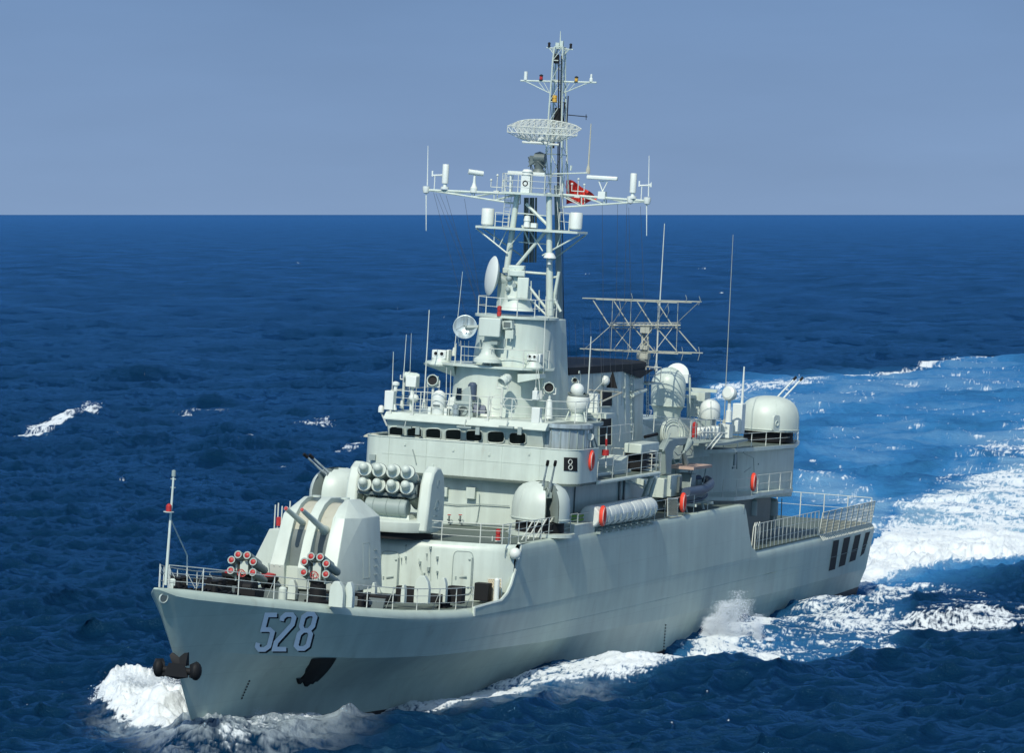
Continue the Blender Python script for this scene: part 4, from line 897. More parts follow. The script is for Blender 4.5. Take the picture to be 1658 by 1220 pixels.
# yard platform and yards
zy = at(860, 314, x=XM).z
b = MB(); b.prism([(-49.7, -1.4), (-49.6, 1.0), (-50.4, 1.7), (-53.6, 1.7), (-54.0, 0), (-53.6, -1.3), (-50.4, -1.6)], zy-.06, zy+.06, 'xy'); part('yard_platform', PAINT, b, mo)
railing([(-50.3, -1.6, zy), (-49.8, -1.3, zy), (-49.7, 1.0, zy), (-50.6, 1.6, zy)], 1.05, 3, sp=.9, parent=mo)
for (tip, inn_, lo) in (((693, 308), (836, 314), (836, 330)), ((1052, 326), (905, 315), (905, 336))):
    A, B_, C_ = at(*inn_, x=XM), at(*tip, x=XM), at(*lo, x=XM)
    part('yardarm', PAINT, truss(A, B_, C_, 4, r=.055, rr=.035), mo)
    part('yardarm', PAINT, truss(A+V(-.7, 0, 0), B_+V(-.1, 0, 0), C_+V(-.7, 0, 0), 4, r=.035, rr=.025), mo)
def ypt(px, dy=0):
    t = (px-693)/(1052-693); y_ = 308+18*t if px < 836 or px > 905 else 314
    return at(px, y_-dy, x=XM)
b = MB()
for px in (690, 1048, 1021): p = ypt(px); b.lathe(p-V(0, 0, .22), [(0, 0), (.16, .08), (.2, .25), (.2, .42), (0, .44)], n=12)
part('yard_end_box', WHITE, b, mo)
for px, y0, y1 in ((692, 300, 236), (690, 316, 374), (1050, 318, 252), (1047, 330, 382)):
    whip(at(px, y0, x=XM), at(px+(1 if y1 < 300 else 0), y1, x=XM), .04, m=WHITE, base=False, name='pole_antenna', parent=mo)
for px in (720, 1024):
    p = ypt(px, 3); b = MB(); b.lathe(p, [(.22, 0), (.22, .12), (.1, .14), (.1, .3), (.18, .32), (.18, 1.32), (.16, 1.36), (0, 1.37)], n=18); part('cylinder_antenna', WHITE, b, mo)
for px, s_ in ((707, 1), (1046, -1)):   # wind vanes
    p = ypt(px-4*s_ if s_ > 0 else px-8, 2); b = MB(); b.tube(p, p+V(0, 0, .75), .03, n=6); b.tube(p+V(0, -.1, .75), p+V(0, .45, .8), .05, n=6); b.hull([p+V(0, .3, .72), p+V(0, .55, .98), p+V(0, .55, .7), p+V(.03, .3, .75), p+V(.03, .55, .95)]); b.box(p+V(0, -.15, .85), (.03, .08, .3)); part('wind_vane', WHITE, b, mo)
p = ypt(767, 0); b = MB(); b.lathe(p, [(.2, 0), (.2, .25), (.14, .32), (.08, .55), (.06, .95), (0, .95)], n=12); b.tube(p+V(.2, -.3, 1.12), p+V(-.2, .42, 1.05), .14, n=12); part('navigation_radar', WHITE, b, mo)
p = ypt(975, 0); b = MB(); b.box(p+V(0, 0, .2), (.35, .4, .4)); b.tube(p+V(0, 0, .4), p+V(0, -.25, .95), .035, n=6); b.tube(p+V(0, 0, .4), p+V(0, .25, .95), .035, n=6); b.tube(p+V(0, -.25, .95), p+V(0, .25, .95), .03, n=6); nr = part('navigation_radar', WHITE, b, mo)
b = MB(); b.box(p+V(.05, -.05, 1.13), (.22, 1.75, .22)); part('scanner_bar', WHITE, b, nr, bev=0.06)
for px in (804, 935):    # small forked aerials
    p = ypt(px, 0); b = MB(); b.tube(p, p+V(0, 0, .95), .025, n=5); b.tube(p+V(0, -.35, .35), p+V(0, .35, .35), .025, n=5)
    for s_ in (-1, 1): b.tube(p+V(0, s_*.35, .35), p+V(0, s_*.35, .65), .025, n=5); b.ball(p+V(0, s_*.35, .72), .07, n=8, m=6)
    b.ball(p+V(0, 0, 1.0), .07, n=8, m=6); b.box(p+V(0, 0, .08), (.2, .3, .16)); part('forked_aerial', RAIL, b, mo)
# equipment on the yard platform
b = MB(); p = at(852, 312, x=-50.0); b.box(p+V(0, 0, .45), (.5, .5, .9)); b.lathe(p+V(0, 0, .9), [(.25, 0), (.3, .08), (.25, .15), (.3, .23), (.22, .35), (0, .38)], n=14); rb = part('radar_transmitter', WHITE, b, mo)
b = MB(); b.ring(p+V(.26, 0, .5), (1, 0, 0), .13, .03, n=14, m=5); part('transmitter_port', BLACK, b, rb)
b = MB(); b.box(at(853, 281, x=-50.3), (.25, 2.1, .2)); b.tube(at(826, 314, x=-50.3), at(827, 278, x=-50.3), .06, n=6); part('crossbeam', WHITE, b, mo)
b = MB(); b.tube(at(880, 282, x=-51.2), at(951, 280, x=-51.2), .04, n=6); b.tube(at(924, 276, x=-51.2), at(925, 268, x=-51.2), .06, n=6); part('aft_spar', PAINT, b, mo)
b = MB(); q0, q1 = at(831, 440, x=-50.9), at(824, 280, x=-50.9)
for s_ in (-.18, .18): b.tube(at(818, 372, x=-50.5)+V(0, s_, 0), at(826, 282, x=-50.5)+V(0, s_, 0), .02, n=5)
for k in range(16):
    t = k/15; p = at(818, 372, x=-50.5)*(1-t)+at(826, 282, x=-50.5)*t; b.tube(p+V(0, -.18, 0), p+V(0, .18, 0), .015, n=4)
for s_ in (-.15, .15): b.tube(at(910, 372, x=-50.5)+V(0, s_, 0), at(904, 300, x=-50.5)+V(0, s_, 0), .02, n=5)
part('mast_ladder', RAIL, b, mo)
# radar pedestal (dark machinery)
b = MB(); p = at(872, 284, x=-50.8)
b.lathe(p, [(.42, 0), (.36, .2), (.24, .35), (.3, .6), (.38, .75), (.3, .95), (.2, 1.05), (.26, 1.2), (0, 1.3)], n=16); b.box(p+V(.1, -.3, .8), (.4, .35, .5)); b.lathe(p+V(.2, .1, .95), [(0, -.3), (.25, -.3), (.25, .3), (0, .3)], (0, 1, 0), n=14)
for k in range(8): b.tube(p+V(random.uniform(-.1, .5), random.uniform(-.6, .6), random.uniform(0, .5)), p+V(random.uniform(-.1, .5), random.uniform(-.6, .6), random.uniform(.7, 1.3)), .03, n=5)
part('radar_pedestal', GREY, b, mo)
# search radar: tilted lattice reflector
b = MB(); b2 = MB()
XA = -50.2
def ra(u, v, d): return Vector((XA+d, at(878, 212, x=XA).y+u*1.98, at(878, 212, x=XA).z+v))
N = 12
def depth(u): return -0.55*u*u
top = [ra(u, 0.18+0.0*u, .55+depth(u)) for u in np.linspace(-1, 1, N+1)]
bot = [ra(u, -0.16, .55+depth(u)) for u in np.linspace(-1, 1, N+1)]
arc = [ra(u, 0.18+0.44*math.sqrt(max(0, 1-u*u*.99))*(1-.12*u), -.6+depth(u)*.3) for u in np.linspace(-1, 1, N+1)]
low = [ra(u*.55-.05, -0.16-0.5*max(0, 1-abs(u)*.3), -.1) for u in np.linspace(-1, 1, N+1)]
for c, r in ((top, .035), (bot, .035), (arc, .03), (low, .02)): b.path(c, r, n=5)
for k in range(N+1):
    b.tube(top[k], bot[k], .024, n=5); b.tube(top[k], arc[k], .02, n=4); b.tube(bot[k], low[k], .018, n=4); b.tube(arc[k], low[k], .015, n=4)
    if k < N: b.tube(top[k], bot[k+1], .018, n=4); b.tube(bot[k], top[k+1], .018, n=4); b.tube(top[k], arc[k+1], .016, n=4); b.tube(top[k+1], arc[k], .016, n=4); b.tube(bot[k], low[k+1], .014, n=4)
b.tube(ra(-.55, -.66, 0), ra(.5, -.7, 0), .07, n=6); b.tube(ra(-.3, -.66, .2), ra(.2, -.66, .2), .08, n=6)
sr = part('search_radar', RAIL, b, mo)
b2 = MB()
for q in range(46):    # curved mesh backing made of fine horizontal wires and ribs
    t = q/45
    row = [arc[k]*(1-t)+low[k]*t+V(-.18*math.sin(t*math.pi), 0, 0) for k in range(N+1)]
    b2.path(row, .0085, n=3)
part('reflector_mesh', RAIL, b2, sr)
b = MB(); fe = ra(.1, -.5, 1.2); b.lathe(fe, [(0, 0), (.12, .1), (.12, .35), (0, .4)], (-1, .4, .2), n=10); b.tube(fe, ra(.1, -.66, 0), .04, n=6); part('feed_horn', RAIL, b, sr)
# lattice topmast
def pole4(px, py, x, hw): p = at(px, py, x=x); return [p+V(a, c, 0) for a, c in ((hw, -hw), (hw, hw), (-hw, hw), (-hw, -hw))]
lev = [(901, 312, .52), (901, 250, .45), (902, 200, .39), (903, 165, .35), (904, 130, .30), (905, 98, .27), (907, 76, .24)]
XT = -52.8; L = [pole4(a, c, XT, h) for a, c, h in lev]
b = MB()
for A, B_ in zip(L[:-1], L[1:]):
    for k in range(4):
        b.tube(A[k], B_[k], .05, n=6); b.tube(A[k], B_[(k+1) % 4], .022, n=5); b.tube(B_[k], B_[(k+1) % 4], .03, n=5)
part('lattice_topmast', PAINT, b, mo)
b = MB(); b.tube(at(896, 240, x=XT), at(898, 190, x=XT), .06, n=6); b.tube(at(905, 300, x=XT+.5), at(909, 90, x=XT+.5), .03, n=6); b.tube(at(903, 300, x=XT+.5), at(905, 90, x=XT+.5), .035, n=6); b.box(at(897, 160, x=XT), (.25, .25, .4)); b.box(at(903, 185, x=XT), (.3, .3, .7)); b.box(at(901, 95, x=XT), (.25, .22, .5)); part('topmast_cable', BLACK, b, mo)
b = MB(); b.lathe(at(898, 165, x=XT+.4), [(0, 0), (.13, 0), (.13, .15), (.1, .17), (.13, .2), (.13, .35), (0, .38)], n=12); part('masthead_lamp', YELLOW, b, mo)
for lx, rx, py, ml, mr, dz, wid in ((843, 966, 131.5, 892, 910, 20, 1), (885, 928, 78, 899, 912, 12, .6)):
    t = [at(lx, py-1, x=XT), at(rx, py+2, x=XT)]; b = MB(); b.tube(t[0], t[1], .045*wid+.01, n=6)
    for s_, e, m_, in ((0, lx+8*wid, ml), (1, rx-8*wid, mr)):
        b.tube(at(e, py, x=XT), at(m_, py+dz, x=XT), .03, n=5); b.tube(at((e+m_)/2, py, x=XT), at((e*.25+m_*.75), py+dz*.7, x=XT), .02, n=5); b.tube(at((e*.3+m_*.7), py, x=XT), at(m_*.95+e*.05, py+dz*.95, x=XT), .02, n=5)
    part('upper_yard', PAINT, b, mo)
b = MB(); b.lathe(at(851, 129, x=XT), [(0, 0), (.1, 0), (.1, .45), (0, .46)], n=12); b.lathe(at(957, 132, x=XT), [(0, 0), (.1, 0), (.1, .15), (.06, .2), (.06, .4), (0, .42)], n=12); part('stub_antenna', WHITE, b, mo)
for px, py, m_, s_ in ((876, 130, RED, 1), (933, 133, YELLOW, 1), (889, 76, BLACK, .75), (924, 78, BLACK, .75)):
    p = at(px, py, x=XT); b = MB(); b.lathe(p, [(0, 0), (.12*s_, 0), (.12*s_, .05)], n=10); b.lathe(p+V(0, 0, .24*s_), [(.12*s_, 0), (.1*s_, .06), (0, .1)], n=10); o = part('yard_lamp', BLACK, b, mo); b = MB(); b.lathe(p+V(0, 0, .05*s_), [(.085*s_, 0), (.095*s_, .1), (.085*s_, .19*s_)], n=12); part('lamp_glass', m_, b, o)
b = MB(); b.tube(at(907, 76, x=XT), at(907.5, 50, x=XT), .045, .02, n=6); b.box(at(903, 74, x=XT), (.2, .2, .35)); b.box(at(910, 72, x=XT), (.15, .15, .4)); part('masthead_spike', PAINT, b, mo)
b = MB(); b.tube(at(920, 186, x=XT-.5), at(951, 189, x=XT-.5), .025, n=5); b.tube(at(949, 185, x=XT-.5), at(949, 194, x=XT-.5), .02, n=5); b.tube(at(918, 200, x=XT), at(920, 155, x=XT), .035, n=5); b.tube(at(912, 205, x=XT), at(914, 165, x=XT), .04, n=5); part('side_aerial', BLACK, b, mo)
# halyards and rigging
for p, q in (((702, 312), (716, 420), ), ((706, 314), (736, 430)), ((712, 314), (742, 425)), ((722, 316), (740, 430)), ((752, 322), (756, 440)), ((975, 326), (963, 470)), ((1015, 330), (998, 480)), ((1037, 334), (1030, 490)), ((1018, 336), (1008, 480)), ((1000, 330), (985, 470))):
    b = MB(); a, c = at(*p, x=XM), at(*q, x=XM); d = (c-a); b.tube(a, a+d*1.0+V(-1.5, 0, 0), .010, n=3)
    b.tube(a+d+V(-1.5, 0, 0), a+d*2.2+V(-3.2, 0, 0), .009, n=3); part('halyard', WIRE, b, mo)
b = MB()
b.tube(at(910, 190, x=XT), at(912, 540, x=-54.6), .02, n=3); b.tube(at(908, 280, x=XT), at(915, 600, x=-55), .015, n=3)
for px in (925, 935, 948, 960, 975, 990): b.tube(at(px-4, 520, x=-55), at(px, 640, x=-55), .009, n=3)
part('rigging', WIRE, b, mo)

# ------------------------------------------------------------------ funnel
b = MB(); FT = at(960, 600, y=2.6).z
def fsec(z, s_): 
    k = 0.93+0.07*(16.2-z)/6
    return [(-51.0+s_*0, -2.6*k, z), (-51.0, 2.7*k, z), (-62.2, 2.82*k, z), (-65.4, 2.65*k, z), (-67.4, 1.8*k, z), (-68.0, 0, z), (-67.4, -1.6*k, z), (-65.0, -2.6*k, z)]
b.hull(fsec(10.4, 0)+fsec(15.75, 0)); fo = part('funnel', PAINT, b)
b = MB(); b.hull([(x, y*1.03, z) for x, y, z in fsec(15.76, 0)]+[(x-.15 if x < -60 else x+.1, y*1.03, z) for x, y, z in fsec(16.15, 0)]); part('funnel_cap', BLACK, b, fo)
b = MB(); b.hull([at(1010, 602, y=2.7), at(1060, 598, y=2.9), at(1037, 613, y=2.9), at(1010, 602, y=1.0), at(1060, 598, y=1.0), at(1037, 613, y=1.0)]); part('smoke_deflector', BLACK, b, fo)
for (x0, x1, y0, y1) in ((973, 991, 634, 659), (970, 990, 671, 722)):
    P = [at(a, c, y=2.74) for a, c in ((x0, y0), (x1, y0), (x1, y1), (x0, y1))]; b = MB(); b.add(P, [(0, 1, 2, 3)]); d = part('funnel_opening', BLACK, b, fo); b = MB(); b.path(P+P[:1], .04, n=5); part('opening_frame', PAINT, b, fo)
b = MB()
for px in (1022, 1026, 1012, 940, 1000): b.tube(at(px, 605, y=2.72), at(px+1, 710, y=2.72), .03 if px > 1005 else .012, n=5)
for k in range(9): p = at(1023, 612+k*11, y=2.76); b.tube(p+V(-.2, 0, 0), p+V(.2, 0, 0), .03, n=4); b.box(p, (.12, .06, .08))
part('funnel_ladder', PAINT, b, fo)
b = MB(); b.tube(at(1024, 640, y=2.8), at(1045, 632, y=2.8), .13, n=8); part('funnel_pipe', PAINT, b, fo); b = MB(); b.box(at(938, 603, y=2.7), (.15, .05, .15)); b.box(at(1011, 628, y=2.72), (.1, .05, .1)); b.box(at(1011, 643, y=2.72), (.1, .05, .1)); part('funnel_fitting', PAINT, b, fo)
b = MB(); b.hull([(-66.5, -1.8, 10.4), (-66.5, 2.2, 10.4), (-71.0, -1.6, 10.4), (-71.0, 2.6, 10.4), (-67.5, -1.6, 12.6), (-67.5, 1.8, 12.6), (-70.6, -1.4, 12.0), (-70.6, 1.8, 12.0)]); part('air_intake', PAINT, b)
# platform with cage at the funnel's after end, vertical ladder
P0 = at(1041, 621, y=2.2); b = MB(); b.box(P0+V(-.6, 0, 0), (2.4, 1.0, .1)); cp = part('funnel_platform', PAINT, b)
railing([P0+V(.5, .5, .05), P0+V(-1.8, .5, .05), P0+V(-1.8, -.4, .05)], .85, 2, sp=1.1, parent=cp)
b = MB()
for d in (0, .38): b.tube(at(1047, 623, y=2.3)+V(-d, 0, 0), at(1047, 675, y=2.3)+V(-d, 0, 0), .028, n=5)
for k in range(9): p = at(1047, 626+k*5.4, y=2.3); b.tube(p, p+V(-.38, 0, 0), .02, n=4)
part('vertical_ladder', RAIL, b)
# big fluted dome and second dish abaft the funnel
YD0 = 1.3
c = at(1079, 645, y=YD0); b = MB(); r0 = 0.98
b.lathe(c+V(-0.3, 0, -.45), [(r0*.98, 0), (r0, .3), (r0*1.02, 1.2)]+[(r0*1.02*math.cos(R(k*9)), 1.2+1.05*math.sin(R(k*9))) for k in range(1, 11)], (0.0, -.0, 1), n=44, sc=(1.02, 1.02))
dd = part('fluted_dome', PAINT, b)
b = MB()
for k in range(5):   # raised flutes sweeping over the dome
    a = R(-20+k*22); pts = []
    for q in range(12):
        t = R(q*8); rr = r0*1.022; pts.append(c+V(-.3, 0, .75)+V(rr*math.cos(a+R(70)*q/12)*math.cos(t), rr*math.sin(a+R(70)*q/12)*math.cos(t), 1.07*math.sin(t)))
    pts = [pts[0]-V(0, 0, .9)]+pts; b.path(pts, .012, n=4)
part('dome_flute', PAINT, b, dd)
b = MB(); b.lathe(c+V(-.3, 0, -2.2), [(.85, 0), (.8, 1.4), (.95, 1.7), (1.12, 1.74), (0, 1.76)], n=28); part('dome_pedestal', PAINT, b, dd)
b = MB(); p = at(1096, 607, y=.4); b.lathe(p, [(0, -.3), (.5, -.26), (.7, -.1), (.72, .0), (.5, .15), (0, .22)], (.9, .1, .3), n=28); b.box(p+V(0, .62, -.2), (.5, .3, .5)); b.tube(p+V(-.2, 0, -.3), p+V(-.2, 0, -2.4), .2, n=10); part('radar_dome', WHITE, b)
b = MB(); b.box(at(1122, 631, y=1), (.15, 3.0, .2)); b.tube(at(1117, 700, y=2), at(1117, 612, y=2), .06, n=6); b.tube(at(1113, 700, y=2), at(1113, 640, y=2), .04, n=6); b.box(at(1132, 655, y=1), (1.2, 1.0, 1.5)); b.box(at(1110, 642, y=.5), (1.2, 1.0, .15)); b.path([at(1122, 644, y=2), at(1130, 650, y=2), at(1134, 665, y=2), at(1128, 690, y=2)], .03, n=5); b.path([at(1120, 650, y=2), at(1126, 665, y=2), at(1134, 680, y=2)], .03, n=5)
for k in range(7): b.tube(at(1124, 650+k*6, y=2), at(1135, 650+k*6, y=2), .015, n=4)
b.tube(at(1124, 645, y=2), at(1124, 695, y=2), .02, n=4); b.tube(at(1135, 645, y=2), at(1135, 695, y=2), .02, n=4)
part('after_mast', PAINT, b)
b = MB(); b.hull([(-70, -1.6, 10.4), (-70, 2.6, 10.4), (-77.5, 3.2, 10.4), (-77.5, -3, 10.4), (-71, 2.0, 12.6), (-71, -1.4, 12.6), (-77, 2.2, 12.6), (-77, -2.4, 12.6)]); part('after_deckhouse', PAINT, b)

# ------------------------------------------------------------------ bedspring array on its lattice post
YB = 1.2
def bp_(px, py, d=0.0): return at(px, py, y=YB)+V(d, 0, 0)
XB = at(1044, 540, y=YB).x
def xb(px, py, d=0.0): return at(px, py, x=XB+d)
b = MB()
ps = [[xb(1040, 596), xb(1040, 526)], [xb(1049, 596), xb(1049, 526)], [xb(1044, 598, -.4), xb(1044, 526, -.4)]]
for s_ in ps: b.tube(s_[0], s_[1], .06, n=6)
for k in range(8):
    t = k/8; t2 = (k+1)/8
    for i in range(3):
        j = (i+1) % 3; b.tube(ps[i][0]*(1-t)+ps[i][1]*t, ps[j][0]*(1-t2)+ps[j][1]*t2, .03, n=4)
b.box(xb(1046, 534), (.5, .55, .4)); b.box(xb(1044, 563), (.45, .45, .25)); b.box(xb(1042, 577), (.6, .65, .35)); b.lathe(xb(1042, 590), [(.3, 0), (.3, .3), (.2, .35), (0, .35)], n=10)
ar = part('array_radar', BEIGE, b)
b = MB()
for dx in (0, .28):
    b.tube(xb(988, 527, dx), xb(1102, 527, dx), .05, n=6)
for k in range(17): p = xb(990+k*6.8, 527); b.box(p+V(.14, 0, 0), (.3, .1, .14))
b.tube(xb(988, 523), xb(1102, 523), .025, n=5); b.tube(xb(988, 532), xb(1102, 532), .025, n=5)
part('array_spine', BEIGE, b, ar)
for (l, r, y0, y1, yy) in ((943, 1136, 483, 489, 1), (939, 1138, 565, 572, -1)):
    b = MB(); b.tube(xb(l, y0, .1), xb(r, y1, .1), .035, n=5); b.tube(xb(l+22, y0+2, 1.0), xb(r-40, y1+1.5, 1.0), .03, n=5); b.tube(xb(1006, y0+3, .1), xb(1120, y1+1, -.4), .04, n=5); part('array_boom', BEIGE, b, ar)
b = MB()
for k, px in enumerate((990, 1023, 1060, 1092)):
    b.tube(xb(px-4, 527), xb(px-30 if k < 2 else px-30, 486), .035, n=5); b.tube(xb(px, 527), xb(px+36, 569), .035, n=5)
    b.tube(xb(px, 527), xb(px+(24 if k < 3 else 40), 489, .8), .02, n=4); b.tube(xb(px, 527), xb(px-(30 if k else 45), 567, .8), .02, n=4)
for px in (992, 1022, 1066, 1098): b.tube(xb(px, 486, .4), xb(px-3, 568, .4), .018, n=4)
part('array_strut', BEIGE, b, ar)
b = MB()
for px, y0, y1 in ((1023, 475, 490), (1111, 478, 491), (1133, 480, 494), (1017, 560, 582), (1105, 562, 584), (1132, 562, 584), (1060, 562, 578), (1004, 488, 512), (1082, 492, 514)):
    b.path([xb(px-1, y0, .2), xb(px+1, (y0+y1)/2, .2), xb(px-2, y1, .2)], .014, n=4)
part('dipole', BEIGE, b, ar)

# ------------------------------------------------------------------ midships port side: crane, platform, radome
b = MB()
P = [at(x, y, y=4.6) for x, y in ((1079, 768), (1078, 735), (1076, 728), (1084, 714), (1096, 710), (1122, 708), (1121, 714), (1106, 722), (1096, 722), (1091, 730), (1088, 745), (1087, 768))]
n = len(P); Q = [p+V(0, -.45, 0) for p in P]
b.add(P+Q, [tuple(range(n)), tuple(range(2*n-1, n-1, -1))]+[(i, (i+1) % n, n+(i+1) % n, n+i) for i in range(n)]); cr = part('boat_crane', MID, b, bev=0.04)  # mid grey puts the shade on the crane's side into its colour
b = MB(); b.box(at(1083, 786, y=4.4), (2.0, .9, 1.2)); b.box(at(1068, 790, y=4.2), (1.0, .8, 1.1)); part('crane_base', PAINT, b, cr, bev=0.03)
b = MB(); b.tube(at(1115, 716, y=4.6), at(1108, 732, y=4.6), .3, .12, n=12); b.path([at(x, y, y=4.6) for x, y in ((1112, 722), (1122, 730), (1120, 738), (1112, 739), (1108, 735))], .035, n=5); b.path([at(x, y, y=4.6) for x, y in ((1105, 735), (1098, 738), (1092, 732))], .03, n=5); b.path([at(x, y, y=4.6) for x, y in ((1089, 742), (1094, 752), (1100, 750), (1103, 740))], .03, n=5); b.tube(at(1106, 732, y=4.6), at(1110, 750, y=4.6), .12, .2, n=8); part('crane_tackle', MID, b, cr); b = MB(); b.tube(at(1073, 732, y=4.9), at(1085, 702, y=4.9), .05, n=6); part('crane_stay', MID, b, cr)
b = MB(); c = at(1089, 702, y=3.4)
b.lathe(c, [(0, .05), (.62, .05), (.66, .1), (.70, .1), (.72, 0), (.72, -.6), (0, -.6)], (.55, .8, .1), n=34); b.ring(c+V(.03, .06, 0), (.55, .8, .1), .5, .03, n=30, m=5); b.ring(c+V(.04, .07, 0), (.55, .8, .1), .82, .035, n=30, m=5); part('hose_reel', PAINT, b)
b = MB(); b.lathe(at(1044, 708, y=3.6), [(0, 0), (.09, 0), (.09, 1.2), (0, 1.2)], (-.9, .3, .12), n=10); part('stowed_spar', BLACK, b)
# platform level around the radome
b = MB(); b.prism([(-70.5, 3.6), (-70.5, 5.0), (-73.5, 5.3), (-79.5, 4.9), (-79.5, 2.0)], 11.35, 11.5, 'xy'); part('side_platform', MID, b)
railing([at(1117, 715, y=4.9), at(1165, 712, y=4.9)], 1.2, 3, sp=1.0); railing([at(1058, 700, y=4.2), at(1117, 705, y=4.4)], .9, 2, sp=2)
o, a, h = dome_housing(1149, 646, 679, -75.5, 0.60)
b = MB(); b.box(a+V(.1, -.2, -.5), (1.0, 1.0, .9)); part('radome_stand', MID, b, o)
whip(at(1152, 708, x=-74), at(1151, 650, x=-74), .045, m=MID, base=False, name='support_pole')
for k in range(6): b = MB(); p = at(1130+k*6, 702-k*.6, y=4.7); b.lathe(p-V(0, 0, .35), [(0, 0), (.2, 0), (.22, .1), (.22, .55), (.12, .7), (0, .7)], n=12); part('stowed_bottle', WHITE, b)
b = MB(); b.lathe(at(1124, 709, y=4.8), [(0, 0), (.15, 0), (.15, .8), (.06, .9), (0, .9)], n=12); part('fire_extinguisher', RED, b)
b = MB(); b.tube(at(1135, 700, y=5), at(1177, 702, y=5.6), .05, n=6); b.tube(at(1172, 702, y=5.5), at(1150, 728, y=5), .05, n=6); b.tube(at(1165, 702, y=5.5), at(1143, 728, y=5), .04, n=6); part('outrigger_frame', RAIL, b)
b = MB(); c = at(1182, 638, y=4.2); b.lathe(c, [(0, .3), (.3, .3), (.42, .22), (.45, .05), (.35, -.25), (.2, -.38), (0, -.4)], (.85, -.3, .2), n=24); b.tube(c, c-V(0, 0, 1.2), .1, n=8); b.lathe(c-V(0, 0, 1.7), [(.2, 0), (.18, .7), (0, .75)], n=12); b.box(c-V(0, .15, 2.2), (.8, .7, .8)); part('optical_sight', WHITE, b)
b = MB(); b.box(at(1196, 678, y=4.1), (.8, .6, 1.8)); b.box(at(1191, 690, y=4.3), (.4, .4, .7)); part('ready_locker', WHITE, b, bev=0.04)
# ------------------------------------------------------------------ hangar block with platform and after gun mount
ZH = at(1230, 727, y=4.9).z-.22; HX0, HX1 = -76.5, -91.8
b = MB()
foot = [(-76.5, 1.7), (-79.0, 2.4), (-82, 2.95), (-90.2, 4.95), (-94.0, 3.85), (-94.4, -3.2), (-89.5, -4.4), (-76.5, -3.6)]
b.prism(foot, 7.55, ZH-.02, 'xy'); ho = part('hangar', PAINT, b, bev=0.05)
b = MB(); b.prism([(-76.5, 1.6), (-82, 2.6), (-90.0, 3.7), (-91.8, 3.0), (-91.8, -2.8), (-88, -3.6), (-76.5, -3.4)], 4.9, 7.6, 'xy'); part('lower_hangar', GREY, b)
rimp = [(-76.2, 2.9), (-79.0, 3.7), (-83, 4.3), (-90.2, 5.05), (-94.5, 4.1), (-94.8, -3.5), (-89.6, -4.7), (-76.2, -3.9)]
b = MB(); b.prism(rimp, ZH, ZH+.22, 'xy'); part('hangar_roof', PAINT, b)
b = MB(); b.prism([(x*1.0, y*.97) for x, y in rimp], ZH+.225, ZH+.25, 'xy'); part('hangar_roof_deck', DECK, b)
railing([(x, y*.97, ZH+.24) for x, y in rimp[:6]], .85, 2, sp=2.4)
gc = V(-89.8, 3.35, 0); gc.z = ZH+.24+.72
gun_mount(gc, R(160), 1.78, 2.15, sx=1.1, vec=(-1.9, 1.0, 1.7), slot=False, root_h=.62, L=3.3, sep=.5, label='after gun mount on the hangar roof')
for px, py in ((1255, 686), (1280, 688)):
    for k in range(1):
        b = MB()
        dirv = V(.35, 1, 0).normalized() if px < 1270 else V(-.35, 1, 0).normalized()
        u = V(dirv.y, -dirv.x, 0); yy = gc.y+1.72
        c = at(px, py, y=yy-(.02 if px < 1270 else .35)); w2, h2 = .36, .52
        out = [(w2*math.copysign(abs(math.cos(t))**.5, math.cos(t)), h2*math.copysign(abs(math.sin(t))**.5, math.sin(t))) for t in np.linspace(0, 2*math.pi, 17)[:-1]]
        b.add([c+u*a+V(0, 0, q) for a, q in out]+[c+dirv*.12+u*a*.96+V(0, 0, q*.97) for a, q in out], [(i, (i+1) % 16, 16+(i+1) % 16, 16+i) for i in range(16)]+[tuple(range(16, 32))])
        b.ring(c+dirv*.14, dirv, .15, .03, n=14, m=5); part('access_panel', NEWP, b)
# lower walkway slab around the hangar, with rail
ZS = at(1225, 801, y=4.9).z
b = MB(); b.prism([(-76.4, 3.4), (-78, 4.7), (-81, 5.0), (-84, 4.6), (-90.2, 5.0), (-94, 3.9), (-90, 2.0), (-76.4, 1.2)], ZS-.22, ZS, 'xy'); part('hangar_walkway', PAINT, b)
railing([(-77.2, 4.2, ZS), (-78.4, 4.7, ZS), (-81, 4.9, ZS), (-84, 4.45, ZS), (-90.0, 4.9, ZS)], 1.05, 2, sp=2.2)
b = MB()
def hw(px, py):
    p = at(px, py, y=4.0); p = at(px, py, y=4.95-(p.x+90.2)*.244+.03); return at(px, py, y=4.95-(p.x+90.2)*.244+.03)
b.path([hw(*q) for q in ((1193, 727), (1202, 727), (1204, 733))], .05, n=6); b.tube(hw(1193, 727), hw(1193, 760), .035, n=5); b.box(hw(1190, 745), (.4, .1, .7)); b.path([hw(*q) for q in ((1205, 735), (1220, 742), (1221, 765), (1221, 780))], .02, n=5); b.path([hw(*q) for q in ((1205, 765), (1216, 757))], .02, n=5); b.tube(hw(1252, 732), hw(1251, 798), .03, n=5); b.box(hw(1228, 752), (.1, .05, .1)); b.box(hw(1188, 758), (.5, .1, .12))
part('hangar_pipework', MID, b, ho)
for px in (1197, 1207, 1218, 1240, 1258, 1266): b = MB(); b.tube(at(px, 808, y=3.0), at(px-2, 858, y=3.0), .035, n=5); part('hangar_column', MID, b)
for px in (1200, 1250): b = MB(); b.box(at(px, 845, y=3.2), (.5, .3, 1.3)); part('hangar_locker', MID, b)
for px in (1214, 1248, 1232):
    b = MB(); b.lathe(at(px, 835, y=3.1), [(0, 0), (.45, 0), (.42, .9), (.3, 1.05), (0, 1.1)], n=16); part('stowed_drum', MID, b)
